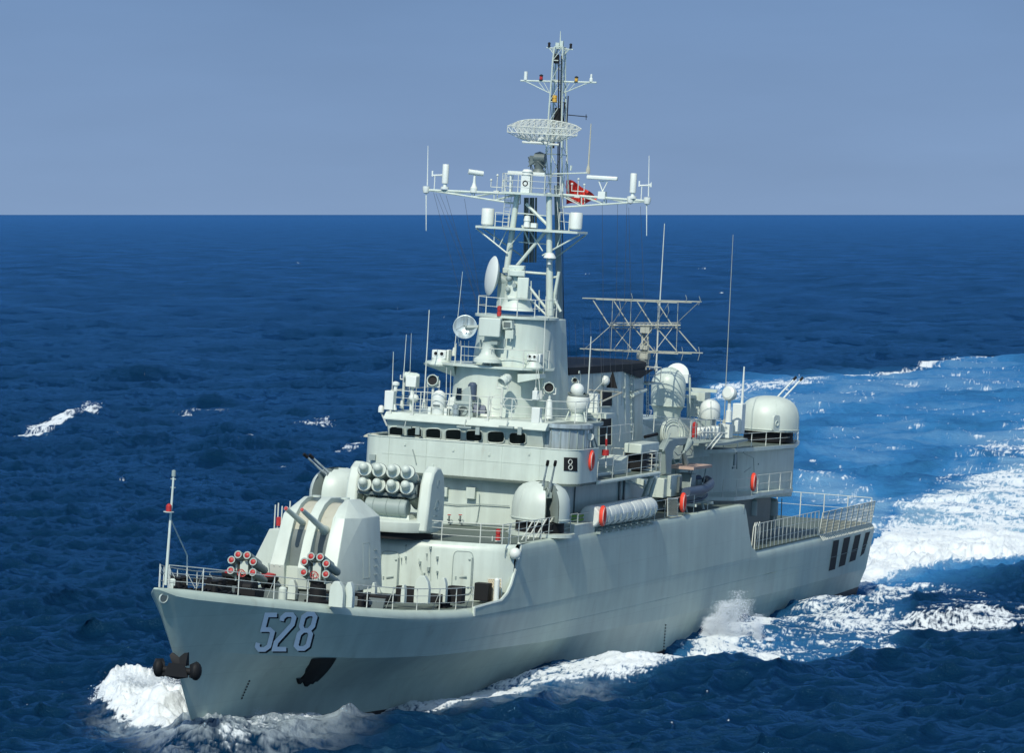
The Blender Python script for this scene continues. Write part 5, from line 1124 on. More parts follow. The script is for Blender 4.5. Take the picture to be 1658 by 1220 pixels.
# flight deck nets and rails
def fd(x, ins=.12): return Vector((x, smoothI(x, YD)-ins, I(x, ZD)+.02))
railing([fd(x) for x in (-79.2, -84, -90, -95.3)], 1.55, 3, sp=1.0, r=.035)
for x in (-80.4, -80.9, -81.5):
    b = MB(); p = fd(x, .6); b.path([p, p+V(-.2, 0, 1.2), p+V(-.5, 0, 1.5), p+V(-.75, 0, 1.2), p+V(-.6, 0, 0)], .035, n=5); part('boarding_handrail', RAIL, b)
def net(pts, h=1.45, n=9):
    """folded up flight deck safety net: frame with fine bars"""
    for a, c in zip(pts[:-1], pts[1:]):
        m = max(1, round((c-a).length/1.75))
        for i in range(m):
            p, q = a+(c-a)*(i/m), a+(c-a)*((i+.94)/m); b = MB(); H = V(0, .18, h)
            b.path([p, p+H, q+H, q, p], .032, n=5)
            for k in range(4): t = (k+.5)/4; e = p+(q-p)*t; b.tube(e, e+V(0, .28, -.32), .035, n=4)
            o = part('safety_net', RAIL, b)
            b = MB()
            for k in range(1, n): t = k/n; b.tube(p+(q-p)*t, p+(q-p)*t+H, .012, n=3)
            for k in range(1, 7): b.tube(p+H*(k/7), q+H*(k/7), .010, n=3)
            part('net_mesh', CANVAS, b, o)
net([fd(x) for x in (-95.6, -103, -111.0)])
st = [(-111.1, 4.8), (-111.1, 0), (-111.1, -4.8)]
railing([Vector((x, y, 4.9)) for x, y in st], 1.6, 2, sp=1.6, r=.035)
railing([Vector((fd(x).x, -fd(x).y, fd(x).z)) for x in (-79, -90, -100, -111)], 1.6, 2, sp=1.9, r=.035)
# rail of the upper deck, port side
def ud(x, ins=.42): return Vector((x, smoothI(x, YD)-ins, 7.82))
railing([ud(x) for x in (-31.6, -34, -36.4, -38.8, -41.2, -43.5)], 1.05, 3, sp=1.4)
railing([ud(x) for x in (-43.6, -48, -54, -60, -66, -69)], 1.0, 2, sp=2.2)
railing([Vector((p.x, -p.y, p.z)) for p in (ud(x) for x in (-31.6, -40, -50, -60, -70, -75))], 1.0, 2, sp=2.2)
for x in (-36.2, -37.2, -38.4, -39.4, -40.4): b = MB(); p = ud(x, .5); b.tube(p+V(.3, -.4, 0), p+V(-.2, 0, 1.0), .035, n=5); part('rail_brace', RAIL, b)

# ================================================================== loose gear carried on board (each its own object)
def thing(name, m, mb, p, label, cat, group=None, **k):
    """single mesh object whose origin sits at ship point p"""
    o = mb.build(name, m, None, base=p, **k); o.matrix_world = SHIP@Matrix.Translation(p); tag(o, label, cat, group); return o
def sub(name, m, mb, par, p): return mb.build(name, m, par, base=p)
# anchors
p = at(288, 1085, x=-2.2)
b = MB(); P = lambda a, c, d=0: p+V(d, a, c)
ro = empty('anchor', p, 'black anchor hanging at the stem of the warship', 'anchor', 'black anchors of the warship')
b.tube(P(-.8, -.05), P(.8, -.05), .17, n=12); b.hull([P(-.6, -.3, .25), P(.6, -.3, .25), P(-.35, .3, .25), P(.4, .3, .25), P(-.4, -.2, -.3), P(.4, -.2, -.3), P(0, -.45, 0)]); sub('crown', BLACK, b, ro, p)
for s_ in (-1, 1):
    b = MB(); b.hull([P(s_*.6, -.3, .1), P(s_*.6, .28, .1), P(s_*1.05, .42, .15), P(s_*1.12, .1, .25), P(s_*1.0, -.4, .15), P(s_*.7, -.4, -.2), P(s_*.8, .42, -.2), P(s_*1.05, 0, -.3)]); sub('fluke', BLACK, b, ro, p)
b = MB(); b.ball(P(-.9, 0, .05), .42, sc=(.9, .6, 1)); sub('fluke_root', BLACK, b, ro, p)
b = MB(); b.ball(P(.9, 0, .05), .42, sc=(.9, .6, 1)); sub('fluke_root', BLACK, b, ro, p)
b = MB(); b.hull([P(-.2, .2, .15), P(.25, .2, .15), P(-.38, .62, .15), P(-.32, .75, .05), P(.1, .55, .1), P(-.2, .2, -.2), P(.25, .2, -.2), P(-.3, .7, -.2)]); b.hull([P(.0, .2, .15), P(.42, .2, .15), P(.48, .82, .1), P(.3, .78, .1), P(.0, .5, .1), P(.1, .2, -.2), P(.45, .2, -.2), P(.42, .8, -.2)]); sub('shank', BLACK, b, ro, p)
p = on_hull(512, 1090, 0.05)
ro = empty('anchor', p, 'black anchor stowed flat against the port bow below the knuckle', 'anchor', 'black anchors of the warship')
b = MB(); rows = []
for t in np.linspace(0, 1, 10):
    cx = 526-27*t+3*math.sin(t*3.1); cy = 1067+38*t; hwid = 19-4*t
    rows.append([on_hull(cx-hwid+hwid*2*q, cy+(1-q)*1.0, 0.07+0.12*(1-abs(2*q-1))) for q in np.linspace(0, 1, 7)])
b.grid(rows); b.grid([[v+V(0, -.2, 0) for v in r] for r in (rows[0], rows[-1])]); b.grid([rows[-1], [v+V(0, -.2, 0) for v in rows[-1]]]); b.grid([rows[0], [v+V(0, -.2, 0) for v in rows[0]]]); b.grid([[r[0] for r in rows], [r[0]+V(0, -.2, 0) for r in rows]]); b.grid([[r[-1] for r in rows], [r[-1]+V(0, -.2, 0) for r in rows]])
sub('shank', BLACK, b, ro, p)
for q in ((488, 1106, 5), (499, 1110, 7), (508, 1106, 5)):
    b = MB(); a0, a1, a2 = on_hull(q[0]-q[2], q[1]-6, .1), on_hull(q[0]+q[2]+2, q[1]-6, .1), on_hull(q[0]-1, q[1]+3, .15); b.hull([a0, a1, a2, a0+V(0, -.15, 0), a1+V(0, -.15, 0), a2+V(0, -.15, 0)]); sub('fluke', BLACK, b, ro, p)
# lifebuoys
LB = [((957, 746), 6.15, 'orange lifebuoy beside the square lamp panel of the bridge wing', 'y'), ((976, 836), 6.5, 'orange lifebuoy on the front end of the white raft canisters', 'y'), ((1106, 814), 5.9, 'orange lifebuoy on the rail below the inflatable boat', 'y'), ((1220, 781), 4.95, 'orange lifebuoy on the rail of the hangar walkway', 'y')]
for (px, py), y, lab, _ in LB:
    p = at(px, py, y=y); b = MB(); ax_ = V(-.12, 1, 0); b.ring(p, ax_, .35, .14, n=28, m=9)
    for v_ in range(len(b.v)): x_, y_, z_ = b.v[v_]; b.v[v_] = (x_, y_, p.z+(z_-p.z)*1.15)
    o = thing('lifebuoy', ORANGE, b, p, lab, 'lifebuoy', 'orange lifebuoys along the port rails')
    b = MB(); b.ring(p+V(0, .1, 0), ax_, .47, .016, n=28, m=4); sub('grab_line', WHITE, b, o, p)
# raft canisters in their cradles
RX0, RX1 = at(957, 835, y=5.95).x, at(1052, 822, y=5.95).x
zc = at(985, 833, y=5.95).z
nR = 5; Lr = (RX0-RX1)/nR
names_ = ['foremost white raft canister, behind the orange lifebuoy', 'second white raft canister from the bow end', 'middle one of the five white raft canisters', 'fourth white raft canister from the bow end', 'aftermost white raft canister, nearest the rope net']
for k in range(nR):
    xc = RX0-Lr*(k+.5); p = V(xc, 5.85, zc)
    b = MB(); h = Lr*.497; b.lathe(p, [(0, -h), (.52, -h), (.58, -h+.06), (.60, -h+.16), (.60, h-.16), (.58, h-.06), (.52, h), (0, h)], (1, 0, 0), n=30)
    o = thing('raft_canister', WHITE, b, p, names_[k], 'life raft', 'white raft canisters on the port deck edge')
    b = MB(); b.ring(p+V(-.35, 0, 0), (1, 0, 0), .60, .01, n=28, m=4); b.ring(p+V(.35, 0, 0), (1, 0, 0), .60, .01, n=28, m=4); sub('lashing', RAIL, b, o, p)
    for d in (-.5, .5):
        b = MB()
        for s_ in (-1, 1): b.path([p+V(d, s_*.66, .05), p+V(d, s_*.6, -.3), p+V(d, s_*.22, -.62), p+V(d, s_*.3, -.95)], .03, n=5)
        b.tube(p+V(d, -.5, -.66), p+V(d, .6, -.66), .04, n=5); b.box(p+V(d, .3, -.85), (.35, .5, .12)); b.build('cradle', MID, o, base=p)
    
# inflatable boat
p = at(1137, 800, y=5.2)
ro = empty('inflatable_boat', p, 'grey inflatable boat with canopy stowed beside the crane', 'boat')
xa, xb_ = at(1104, 795, y=5.3).x, at(1152, 795, y=5.3).x; Lb = xa-xb_
def bt(u, v, w_): return V(xa-Lb*u, 4.75+v*.8, at(1130, 797, y=5.3).z+w_)
b = MB(); 
for s_ in (-1, 1):
    pts = [bt(u, s_*(1.0 if u < .7 else 1.0*math.sqrt(max(0, 1-((u-.7)/.31)**2))), .15+.5*max(0, u-.55)**1.3*2.2) for u in np.linspace(0, 1, 14)]
    for a_, c_ in zip(pts[:-1], pts[1:]): b.tube(a_, c_, .27, n=12)
sub('collar', RUBBER, b, ro, p)
b = MB(); rows = []
for u in np.linspace(0, 1, 12):
    wv = 1.0 if u < .6 else math.sqrt(max(0.02, 1-((u-.6)/.42)**2)); k_ = .5*max(0, u-.55)*1.2
    rows.append([bt(u*.98, v_*wv, -w_+k_) for v_, w_ in ((-1.05, -.05), (-.95, .35), (-.5, .65), (0, .85), (.5, .65), (.95, .35), (1.05, -.05))])
b.grid(rows); sub('boat_hull', GREY, b, ro, p)
b = MB()
for w_ in (-.2, -.38, -.56): b.path([bt(u, (1.02+w_*.25)*(1 if u < .6 else math.sqrt(max(0.02, 1-((u-.6)/.42)**2))), w_+.5*max(0, u-.55)*1.2+.08) for u in np.linspace(0, .97, 10)], .05, n=6)
sub('rubbing_strake', RUBBER, b, ro, p)
b = MB(); b.box(bt(.7, 0, .4), (.9, .7, .45)); sub('seat', MID, b, ro, p)
b = MB(); b.box(bt(.12, 0, .5), (.5, .5, .9)); sub('outboard_motor', GREY, b, ro, p)
b = MB(); b.box(bt(.45, 0, .6), (1.0, .8, .9)); sub('console', MID, b, ro, p)
b = MB(); b.tube(bt(.3, -.6, .3), bt(.35, -.6, 1.35), .035, n=5); b.tube(bt(.3, .6, .3), bt(.35, .6, 1.35), .035, n=5); b.tube(bt(.75, .6, .3), bt(.8, .6, 1.3), .035, n=5); b.tube(bt(.75, -.6, .3), bt(.8, -.6, 1.3), .035, n=5); b.box(bt(.55, 0, 1.33), (Lb*.5, 1.25, .04)); sub('canopy_frame', MID, b, ro, p)
b = MB(); b.box(bt(.55, 0, 1.42), (Lb*.62, 1.5, .16)); sub('canopy', TAN, b, ro, p)
b = MB(); b.tube(bt(.2, .9, -1.6), bt(.2, .5, -.5), .06, n=6); b.tube(bt(.75, .9, -1.6), bt(.75, .5, -.5), .08, n=6); b.box(bt(.2, .4, -.65), (.15, 1.6, .15)); b.box(bt(.75, .4, -.65), (.15, 1.6, .15)); part('boat_chock', NEWP, b)
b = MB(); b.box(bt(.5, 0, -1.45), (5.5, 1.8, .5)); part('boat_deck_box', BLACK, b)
# scramble nets of rope
def rope_net(px0, px1, py0, py1, lab, **k):
    p = at((px0+px1)/2, (py0+py1)/2, **k); b = MB()
    A = [at(px0, py1, **k), at(px1, py1, **k), at(px1, py0, **k), at(px0, py0, **k)]
    n = 7
    for i in range(n+1):
        for (u0, v0, u1, v1) in ((i/n, 0, 0, i/n), (1, i/n, i/n, 1), (i/n, 0, 1, 1-i/n), (0, i/n, 1-i/n, 1)):
            f = lambda u, v: (A[0]*(1-u)+A[1]*u)*(1-v)+(A[3]*(1-u)+A[2]*u)*v
            b.tube(f(u0, v0), f(u1, v1), .028, n=5)
    o = thing('scramble_net', ROPE, b, p, lab, 'rope net', 'rope nets hung on board'); b = MB(); b.path(A+A[:1], .035, n=5); sub('net_frame', RAIL, b, o, p); return o
rope_net(790, 812, 938, 976, 'pale rope net rolled up in the corner by the bulwark rim', x=-31.5)
rope_net(1081, 1097, 808, 836, 'rope net hung on the rail aft of the raft canisters', y=6.0)
p = at(803, 972, x=-30.9); b = MB(); b.lathe(p-V(0, 0, .2), [(0, 0), (.14, 0), (.14, 1.2), (.06, 1.3), (0, 1.3)], n=12); thing('gas_bottle', WHITE, b, p, 'white gas bottle standing against the rope net by the bulwark', 'gas bottle')
# green and white stowage rack behind the port gun mount
p = at(930, 846, y=5.3); ro = empty('crate_stack', p, 'green slatted crates stacked behind the port gun mount', 'crates')
b = MB()
for k in range(5): b.box(p+V(0, 0, -.45+k*.2), (1.0, .7, .12))
sub('green_slats', GREEN, b, ro, p); b = MB(); b.box(p+V(0, 0, -.05), (.9, .6, .95)); sub('crate_body', MID, b, ro, p)
p = at(947, 846, y=5.3)
b = MB()
for k in range(4): b.lathe(p+V(-1.2+k*.7, 0, -.1), [(0, -.5), (.24, -.5), (.24, .5), (0, .55)], (.0, .3, 1), n=14)
b.box(p+V(0, .2, -.75), (3.2, .6, .3)); part('drum_rack', WHITE, b)
b = MB(); p = at(926, 860, y=5.7); b.box(p+V(-1, 0, 0), (3.6, .8, .75)); part('deck_chest', PAINT, b, bev=.03)
# man overboard pole
p = at(981, 758, y=5.6); q = at(982, 703, y=5.6); ro = empty('marker_pole', p, 'red and white marker pole standing on the bridge deck rail', 'marker pole')
b = MB(); b.tube(p, q, .04, n=6); sub('pole', WHITE, b, ro, p); b = MB(); b.tube(p*.35+q*.65, p*.15+q*.85, .06, n=8); b.lathe(at(980, 738, y=5.6), [(0, 0), (.2, 0), (.2, .3), (0, .3)], n=12); sub('red_float', RED, b, ro, p)
# flag
FR = mat('flag_cloth', (0.78, 0.05, 0.03), 0.85)
p = at(918, 331, x=-54.0); b = MB(); rows = []
for v_ in np.linspace(0, 1, 14):
    r = []
    for u in np.linspace(0, 1, 22):
        px = 917+49*u; py = 292+6*u+22*u*u*(1-v_)*1.1+(331-292-6*u-6*u*u)*v_ - 2*math.sin(u*9)
        r.append(at(px, py, x=-54.0+.35*math.sin(u*11+v_*2)*(.3+u)))
    rows.append(r)
b.grid(rows); fl = thing('flag', FR, b, p, 'red flag flying from the yard of the warship', 'flag')

# ================================================================== sea
def fft_tile(N, L, kfun, seed, kmin=0, kmax=1e9):
    r = np.random.default_rng(seed); k = np.fft.fftfreq(N, L/N)*2*np.pi
    KX, KY = np.meshgrid(k, k, indexing='ij'); K = np.hypot(KX, KY); K[0, 0] = 1e-6
    A = np.sqrt(kfun(KX, KY, K)); A[(K < kmin) | (K > kmax)] = 0; A[0, 0] = 0
    F = A*(r.normal(size=(N, N))+1j*r.normal(size=(N, N)))
    return F, KX, KY, K
def wavespec(wd, Lw, p=4.0, spread=4):
    def f(kx, ky, K):
        c = (kx*math.cos(wd)+ky*math.sin(wd))/K
        return np.exp(-1/(K*Lw)**2)/K**p*(0.08+np.abs(c)**spread)
    return f
def samp(T, L, X, Y):
    N = T.shape[0]; u = (X/L*N) % N; v = (Y/L*N) % N; i = u.astype(np.int32) % N; j = v.astype(np.int32) % N; fu = u-np.floor(u); fv = v-np.floor(v)
    i1 = (i+1) % N; j1 = (j+1) % N
    return (T[i, j]*(1-fu)+T[i1, j]*fu)*(1-fv)+(T[i, j1]*(1-fu)+T[i1, j1]*fu)*fv
# camera rays: sheet vertices are image pixel rows and columns cast onto the water
Hc = CAM[2]; HOR = 610-FPX*math.tan(PIT)
pyr = np.concatenate([np.arange(1330, 1226, -4.0), np.arange(1226, 380, -0.86), np.arange(380, 352, -0.6), HOR+np.geomspace(4.3, 0.25, 40)])
side = 14.0*np.cumsum(1.035**np.arange(0, 110)); side = side[side < 9000]
pxc = np.concatenate([(-60-side)[::-1], np.arange(-60, 1720, 1.5), 1720+side])
PX, PY = np.meshgrid(pxc, pyr)
D = fw[:, None, None]+rt[:, None, None]*((PX-829)/FPX)-up[:, None, None]*((PY-610)/FPX)
T_ = -Hc/D[2]; X0 = CAM[0]+D[0]*T_; Y0 = CAM[1]+D[1]*T_
DIST = np.hypot(X0-CAM[0], Y0-CAM[1])
rowsp = np.abs(np.gradient(DIST, axis=0))
WD = AZ+R(28)
LA, NA_ = 397.0, 1024
FA, KX, KY, K = fft_tile(NA_, LA, wavespec(WD, 5.2), 3)
hA = np.fft.ifft2(FA).real; sA = 0.58/hA.std()
LBt, NB_ = 61.0, 512
FB, KXb, KYb, Kb = fft_tile(NB_, LBt, wavespec(WD+.25, 0.5, 3.35, 2), 5)
hB = np.fft.ifft2(FB).real; sB = 0.135/hB.std()
levels = [0.9, 2.2, 5, 12, 30, 70]
def tiles(F, K, KX, KY, s, cut):
    Fl = F*np.exp(-(K*cut/(2*np.pi)*0.9)**4)
    return [np.fft.ifft2(Fl).real*s, np.fft.ifft2(-1j*Fl*KX/K).real*s, np.fft.ifft2(-1j*Fl*KY/K).real*s]
need = np.maximum(rowsp*0.55, 0.25)
Z = np.zeros_like(X0); ZB = np.zeros_like(X0); DX = np.zeros_like(X0); DY = np.zeros_like(X0)
ca, sa = math.cos(.6), math.sin(.6)
lv = np.clip(np.interp(np.log(need), np.log(levels), range(len(levels))), 0, len(levels)-1)
for k, c in enumerate(levels):
    wgt = np.clip(1-np.abs(lv-k), 0, 1); rr = np.where(wgt.max(axis=1) > 0)[0]
    if len(rr) == 0: continue
    sl_ = slice(rr[0], rr[-1]+1); w_ = wgt[sl_]
    t = tiles(FA, K, KX, KY, sA, c)
    x, y = X0[sl_], Y0[sl_]
    Z[sl_] += w_*samp(t[0], LA, x, y)*0.8; DX[sl_] += w_*samp(t[1], LA, x, y)*0.8; DY[sl_] += w_*samp(t[2], LA, x, y)*0.8
    x2, y2 = (ca*x-sa*y)*0.71+50, (sa*x+ca*y)*0.71
    Z[sl_] += w_*samp(t[0], LA, x2, y2)*0.6
    if c < 6:
        t = tiles(FB, Kb, KXb, KYb, sB, c)
        ZB[sl_] += w_*samp(t[0], LBt, x, y); DX[sl_] += w_*samp(t[1], LBt, x, y); DY[sl_] += w_*samp(t[2], LBt, x, y)
# noise for the foam
def noisetile(N, L, p, seed):
    F, a, c, K_ = fft_tile(N, L, lambda kx, ky, K: 1/K**p, seed, kmin=2*np.pi/L*2); n = np.fft.ifft2(F).real; return n/n.std()
n1 = noisetile(1024, 83.0, 1.9, 21); n2 = noisetile(512, 19.0, 1.7, 22); n3 = noisetile(1024, 610.0, 2.4, 23)
n4 = noisetile(512, 7.0, 1.7, 25)
NZ = samp(n1, 83.0, X0*.8, Y0*.9)*0.48+samp(n2, 19.0, X0*.8, Y0*.8)*0.42+samp(n4, 7.0, X0*.7, Y0*.6)*0.22*np.clip(500/DIST, 0.35, 1); NL = samp(n3, 610.0, X0, Y0)
RG = 1-np.minimum(1, np.abs(samp(n1, 83.0, Y0*1.3+9, X0*1.3))*1.3)          # lacy ridges
NZ2 = samp(n1, 83.0, X0*.55, Y0*.55)
def boxblur(a, n, ax):
    if n < 1: return a
    c = np.cumsum(np.concatenate([np.repeat(np.take(a, [0], ax), n+1, ax), a, np.repeat(np.take(a, [-1], ax), n, ax)], ax), ax)
    L_ = a.shape[ax]; return (np.take(c, range(2*n+1, 2*n+1+L_), ax)-np.take(c, range(0, L_), ax))/(2*n+1)
cs = (pxc >= -60) & (pxc < 1720); c0, c1 = np.where(cs)[0][[0, -1]]
def region(poly, fx_=10, fy_=6):  # poly and blur widths are image pixels
    """foam outline traced in image pixels cast onto the water, edge blurred in pixels"""
    poly = np.array(poly, float); m = np.zeros(PX.shape, bool); x1, y1 = poly[-1]
    for x2, y2 in poly:
        cnd = ((y1 > PY) != (y2 > PY)) & (PX < (x2-x1)*(PY-y1)/(y2-y1+1e-9)+x1); m ^= cnd; x1, y1 = x2, y2
    a = m.astype(np.float32)
    for _ in range(2): a = boxblur(boxblur(a, max(1, int(fy_/.86/2)), 0), max(1, int(fx_/1.5/2)), 1)
    return a
FO = np.full(PX.shape, -1.2, np.float32)
def addf(poly, amt, fx_=10, fy_=6):
    global FO
    FO = np.maximum(FO, -1.2+(1.2+amt)*region(poly, fx_, fy_))
AE = np.zeros(PX.shape, np.float32)
# wash along the port side
addf([(560, 1148), (700, 1132), (860, 1106), (1000, 1078), (1080, 1056), (1200, 1018), (1330, 965), (1400, 935), (1430, 940), (1400, 975), (1470, 985), (1480, 1012), (1440, 1028), (1462, 1045), (1455, 1062), (1400, 1068), (1330, 1070), (1240, 1084), (1180, 1098), (1100, 1108), (1050, 1118), (930, 1124), (860, 1132), (800, 1140), (700, 1146), (600, 1156)], 0.35, 26, 10)
addf([(560, 1147), (700, 1134), (860, 1112), (1000, 1090), (1150, 1040), (1230, 1010), (1290, 1010), (1200, 1050), (1290, 1040), (1180, 1090), (1060, 1116), (930, 1122), (860, 1130), (780, 1140), (690, 1148), (600, 1154)], 1.0, 12, 6)
addf([(330, 1218), (420, 1192), (500, 1172), (580, 1157), (640, 1146), (700, 1134), (700, 1148), (640, 1162), (560, 1178), (460, 1198), (360, 1228)], .3, 20, 10)
addf([(440, 1192), (500, 1168), (560, 1152), (640, 1140), (760, 1120), (880, 1100), (880, 1124), (760, 1146), (660, 1160), (560, 1174), (480, 1192)], .85, 14, 6)
addf([(1240, 1010), (1390, 960), (1480, 975), (1480, 995), (1380, 1000), (1300, 1030)], 0.5, 18, 8)
addf([(1400, 1040), (1470, 1000), (1560, 985), (1720, 1000), (1720, 1012), (1600, 1008), (1500, 1018)], 0.55, 18, 8)
addf([(1520, 978), (1640, 975), (1720, 990), (1720, 1002), (1560, 992)], 0.2, 14, 6)
# quarter wave and broad white wake
addf([(1370, 948), (1440, 935), (1540, 925), (1720, 915), (1720, 862), (1560, 860), (1440, 862), (1405, 905)], 3.0, 10, 8)
addf([(1390, 935), (1420, 940), (1500, 936), (1600, 942), (1600, 955), (1480, 962), (1390, 968)], .35, 20, 8)
addf([(1400, 890), (1430, 835), (1500, 800), (1600, 760), (1720, 730), (1720, 870), (1560, 870)], 0.75, 40, 20)
addf([(1290, 800), (1300, 770), (1420, 790), (1440, 830), (1500, 780), (1560, 700), (1720, 660), (1720, 760), (1560, 850), (1420, 880)], 0.1, 40, 24)
addf([(1300, 700), (1440, 660), (1600, 640), (1720, 640), (1720, 720), (1540, 740), (1330, 790)], -0.30, 60, 30)
addf([(1140, 640), (1150, 615), (1300, 606), (1400, 600), (1480, 608), (1560, 580), (1720, 590), (1720, 640), (1500, 640), (1300, 680), (1180, 700)], -0.25, 30, 10)
addf([(1140, 632), (1150, 618), (1200, 622), (1320, 612), (1320, 625), (1200, 650), (1150, 660)], .45, 18, 8)
for poly in ([(1290, 612), (1400, 602), (1470, 596), (1560, 576), (1640, 580), (1640, 586), (1562, 586), (1480, 604), (1390, 612), (1300, 620)], [(1330, 642), (1370, 628), (1400, 632), (1370, 640)], [(1395, 634), (1425, 634), (1425, 640), (1398, 640)], [(1430, 626), (1480, 620), (1505, 626), (1470, 630)], [(1370, 684), (1385, 684), (1385, 690), (1370, 690)], [(1290, 730), (1335, 730), (1335, 736), (1290, 736)], [(1400, 690), (1500, 687), (1520, 690), (1420, 694)]):
    addf(poly, .6, 16, 4)
def ares(poly, amt, a_, c_):
    global AE
    AE = np.maximum(AE, amt*region(poly, a_, c_))
ares([(1130, 660), (1140, 620), (1300, 608), (1400, 602), (1480, 604), (1560, 580), (1720, 586), (1720, 660), (1560, 670), (1500, 720), (1480, 800), (1420, 880), (1380, 940), (1280, 900), (1180, 780)], .95, 30, 10)
ares([(1380, 950), (1720, 920), (1720, 700), (1480, 800)], 1, 40, 20); ares([(1460, 640), (1720, 640), (1720, 760), (1500, 740)], .9, 60, 40)
ares([(1460, 680), (1620, 680), (1620, 780), (1460, 790)], .9, 50, 24)
ares([(1290, 690), (1520, 670), (1520, 800), (1400, 880), (1290, 860)], .9, 30, 20)
ares([(560, 1152), (860, 1106), (1330, 965), (1480, 985), (1460, 1060), (1180, 1100), (800, 1144)], .35, 30, 14)
AE *= np.clip(.84+.16*samp(n3, 610.0, X0*1.6, Y0*1.6), 0, 1)
# bow wave
addf([(140, 1132), (200, 1116), (290, 1122), (325, 1160), (322, 1190), (260, 1172), (200, 1164), (165, 1150)], 1.6, 18, 10)
addf([(312, 1205), (360, 1188), (440, 1165), (500, 1158), (560, 1158), (620, 1158), (540, 1178), (440, 1196), (350, 1220), (300, 1232)], 0.0, 30, 16)
addf([(270, 1196), (300, 1225), (400, 1232), (520, 1220), (640, 1205), (560, 1222), (430, 1246), (300, 1246), (250, 1215)], -0.15, 34, 12)
if 0: ares([(140, 1110), (300, 1110), (330, 1160), (560, 1150), (640, 1190), (420, 1206), (280, 1196), (170, 1150)], .25, 30, 16)
# whitecaps
WC = [([(0, 702), (40, 694), (90, 680), (120, 668), (140, 670), (172, 678), (150, 681), (125, 684), (90, 696), (60, 702)], 1.5, 8, 3), ([(246, 676), (300, 671), (340, 667), (390, 668), (380, 672), (330, 673), (290, 677)], .9, 8, 3), ([(232, 694), (258, 691), (300, 696), (256, 697)], .7, 6, 2),
      ([(340, 716), (370, 717), (400, 720), (440, 727), (400, 728), (360, 725), (345, 722)], 1.2, 8, 3), ([(400, 690), (470, 683), (540, 680), (540, 690), (480, 694), (420, 695)], .45, 12, 4), ([(290, 711), (304, 711), (304, 717), (290, 717)], 1.2, 3, 2), ([(440, 754), (450, 754), (462, 763), (446, 764)], 1.4, 3, 2), ([(530, 733), (590, 722), (590, 730), (540, 737)], .8, 6, 3), ([(545, 713), (572, 711), (572, 716), (545, 717)], .8, 5, 2),
      ([(186, 696), (196, 700), (190, 702), (184, 699)], 1.0, 3, 2), ([(566, 653), (576, 653), (576, 657), (566, 657)], .9, 3, 2), ([(946, 441), (956, 441), (956, 444), (946, 444)], 1, 3, 2), ([(1408, 633), (1420, 633), (1420, 638), (1408, 638)], 1, 4, 2), ([(130, 655), (160, 655), (172, 668), (125, 670)], -.2, 8, 4)]
for poly, a_, u, v in WC: addf(poly, a_*.62, u*1.6, v*1.2)
rs = np.random.default_rng(4)
for _ in range(46):      # stray small crests
    y = rs.uniform(420, 1180); x = rs.uniform(0, 1658); l_ = rs.uniform(3, 13); t_ = rs.uniform(1.0, 2.4); addf([(x, y), (x+l_, y-t_), (x+2*l_, y), (x+l_, y+t_)], .55, 3, 2)
jR = int(np.searchsorted(pxc, 1690)); FO[:, jR:] = FO[:, jR:jR+1]; AE[:, jR:] = AE[:, jR:jR+1]          # last traced image column of the wake copied outward to the right
foam = FO+0.62*NZ+0.35*RG-0.18
foam = np.clip((foam+0.25)/1.35, 0, 1); foam = foam*foam*(3-2*foam)
MX = np.maximum(region([(150, 1150), (250, 1170), (312, 1195), (400, 1180), (520, 1160), (620, 1156), (600, 1176), (480, 1206), (380, 1236), (280, 1240), (230, 1200)], 50, 26)*.75, region([(560, 1158), (800, 1126), (1000, 1096), (1000, 1130), (800, 1146), (620, 1164)], 30, 10)*.22)*np.clip(.58+.35*NZ2+.45*NZ, 0, 1.1)
MK = boxblur(boxblur(np.clip((FO+0.75)/1.6, 0, 1), 8, 0), 14, 1)
calm = np.clip(FO+1.05, 0, 1); Z = (Z*(1-.25*calm)+ZB*(1-.8*calm))*np.clip(6000/DIST, 0, 1)
# heights: foam rides a little higher, the bow throws up a breaking crest on each side
thick = np.clip(FO, 0, 1.5)
Z += foam*0.02+thick*np.clip(NZ2+0.7, 0, 2)*0.05*np.clip(500/DIST, 0.4, 1)+thick*NZ*.03*np.clip(300/DIST, 0., 1)
def bump(px, py, sx, sy, h, base=1):
    return h*np.exp(-((PX-px)/sx)**2-((PY-py)/sy)**2)*(0.88+0.12*NZ2)
Z += bump(225, 1141, 62, 15, 1.65)+bump(275, 1158, 38, 16, 1.0)+bump(175, 1136, 30, 11, .6)+bump(322, 1216, 75, 24, 1.15)+bump(440, 1196, 80, 20, 0.65)
Z += bump(560, 1175, 60, 12, .1)
for k in range(3, 16):
    x = 640+k*52; y = 1156-(x-640)*0.108; Z += bump(x, y, 34, 9, .12+.08*(k % 3))
Z += bump(120, 684, 30, 5, 1.1)+bump(150, 676, 30, 5, .8)+bump(390, 730, 60, 6, .9)
Z += 1.3*np.exp(-((PX-1500)/180)**2-((PY-915)/22)**2)*(0.85+0.15*NZ2)
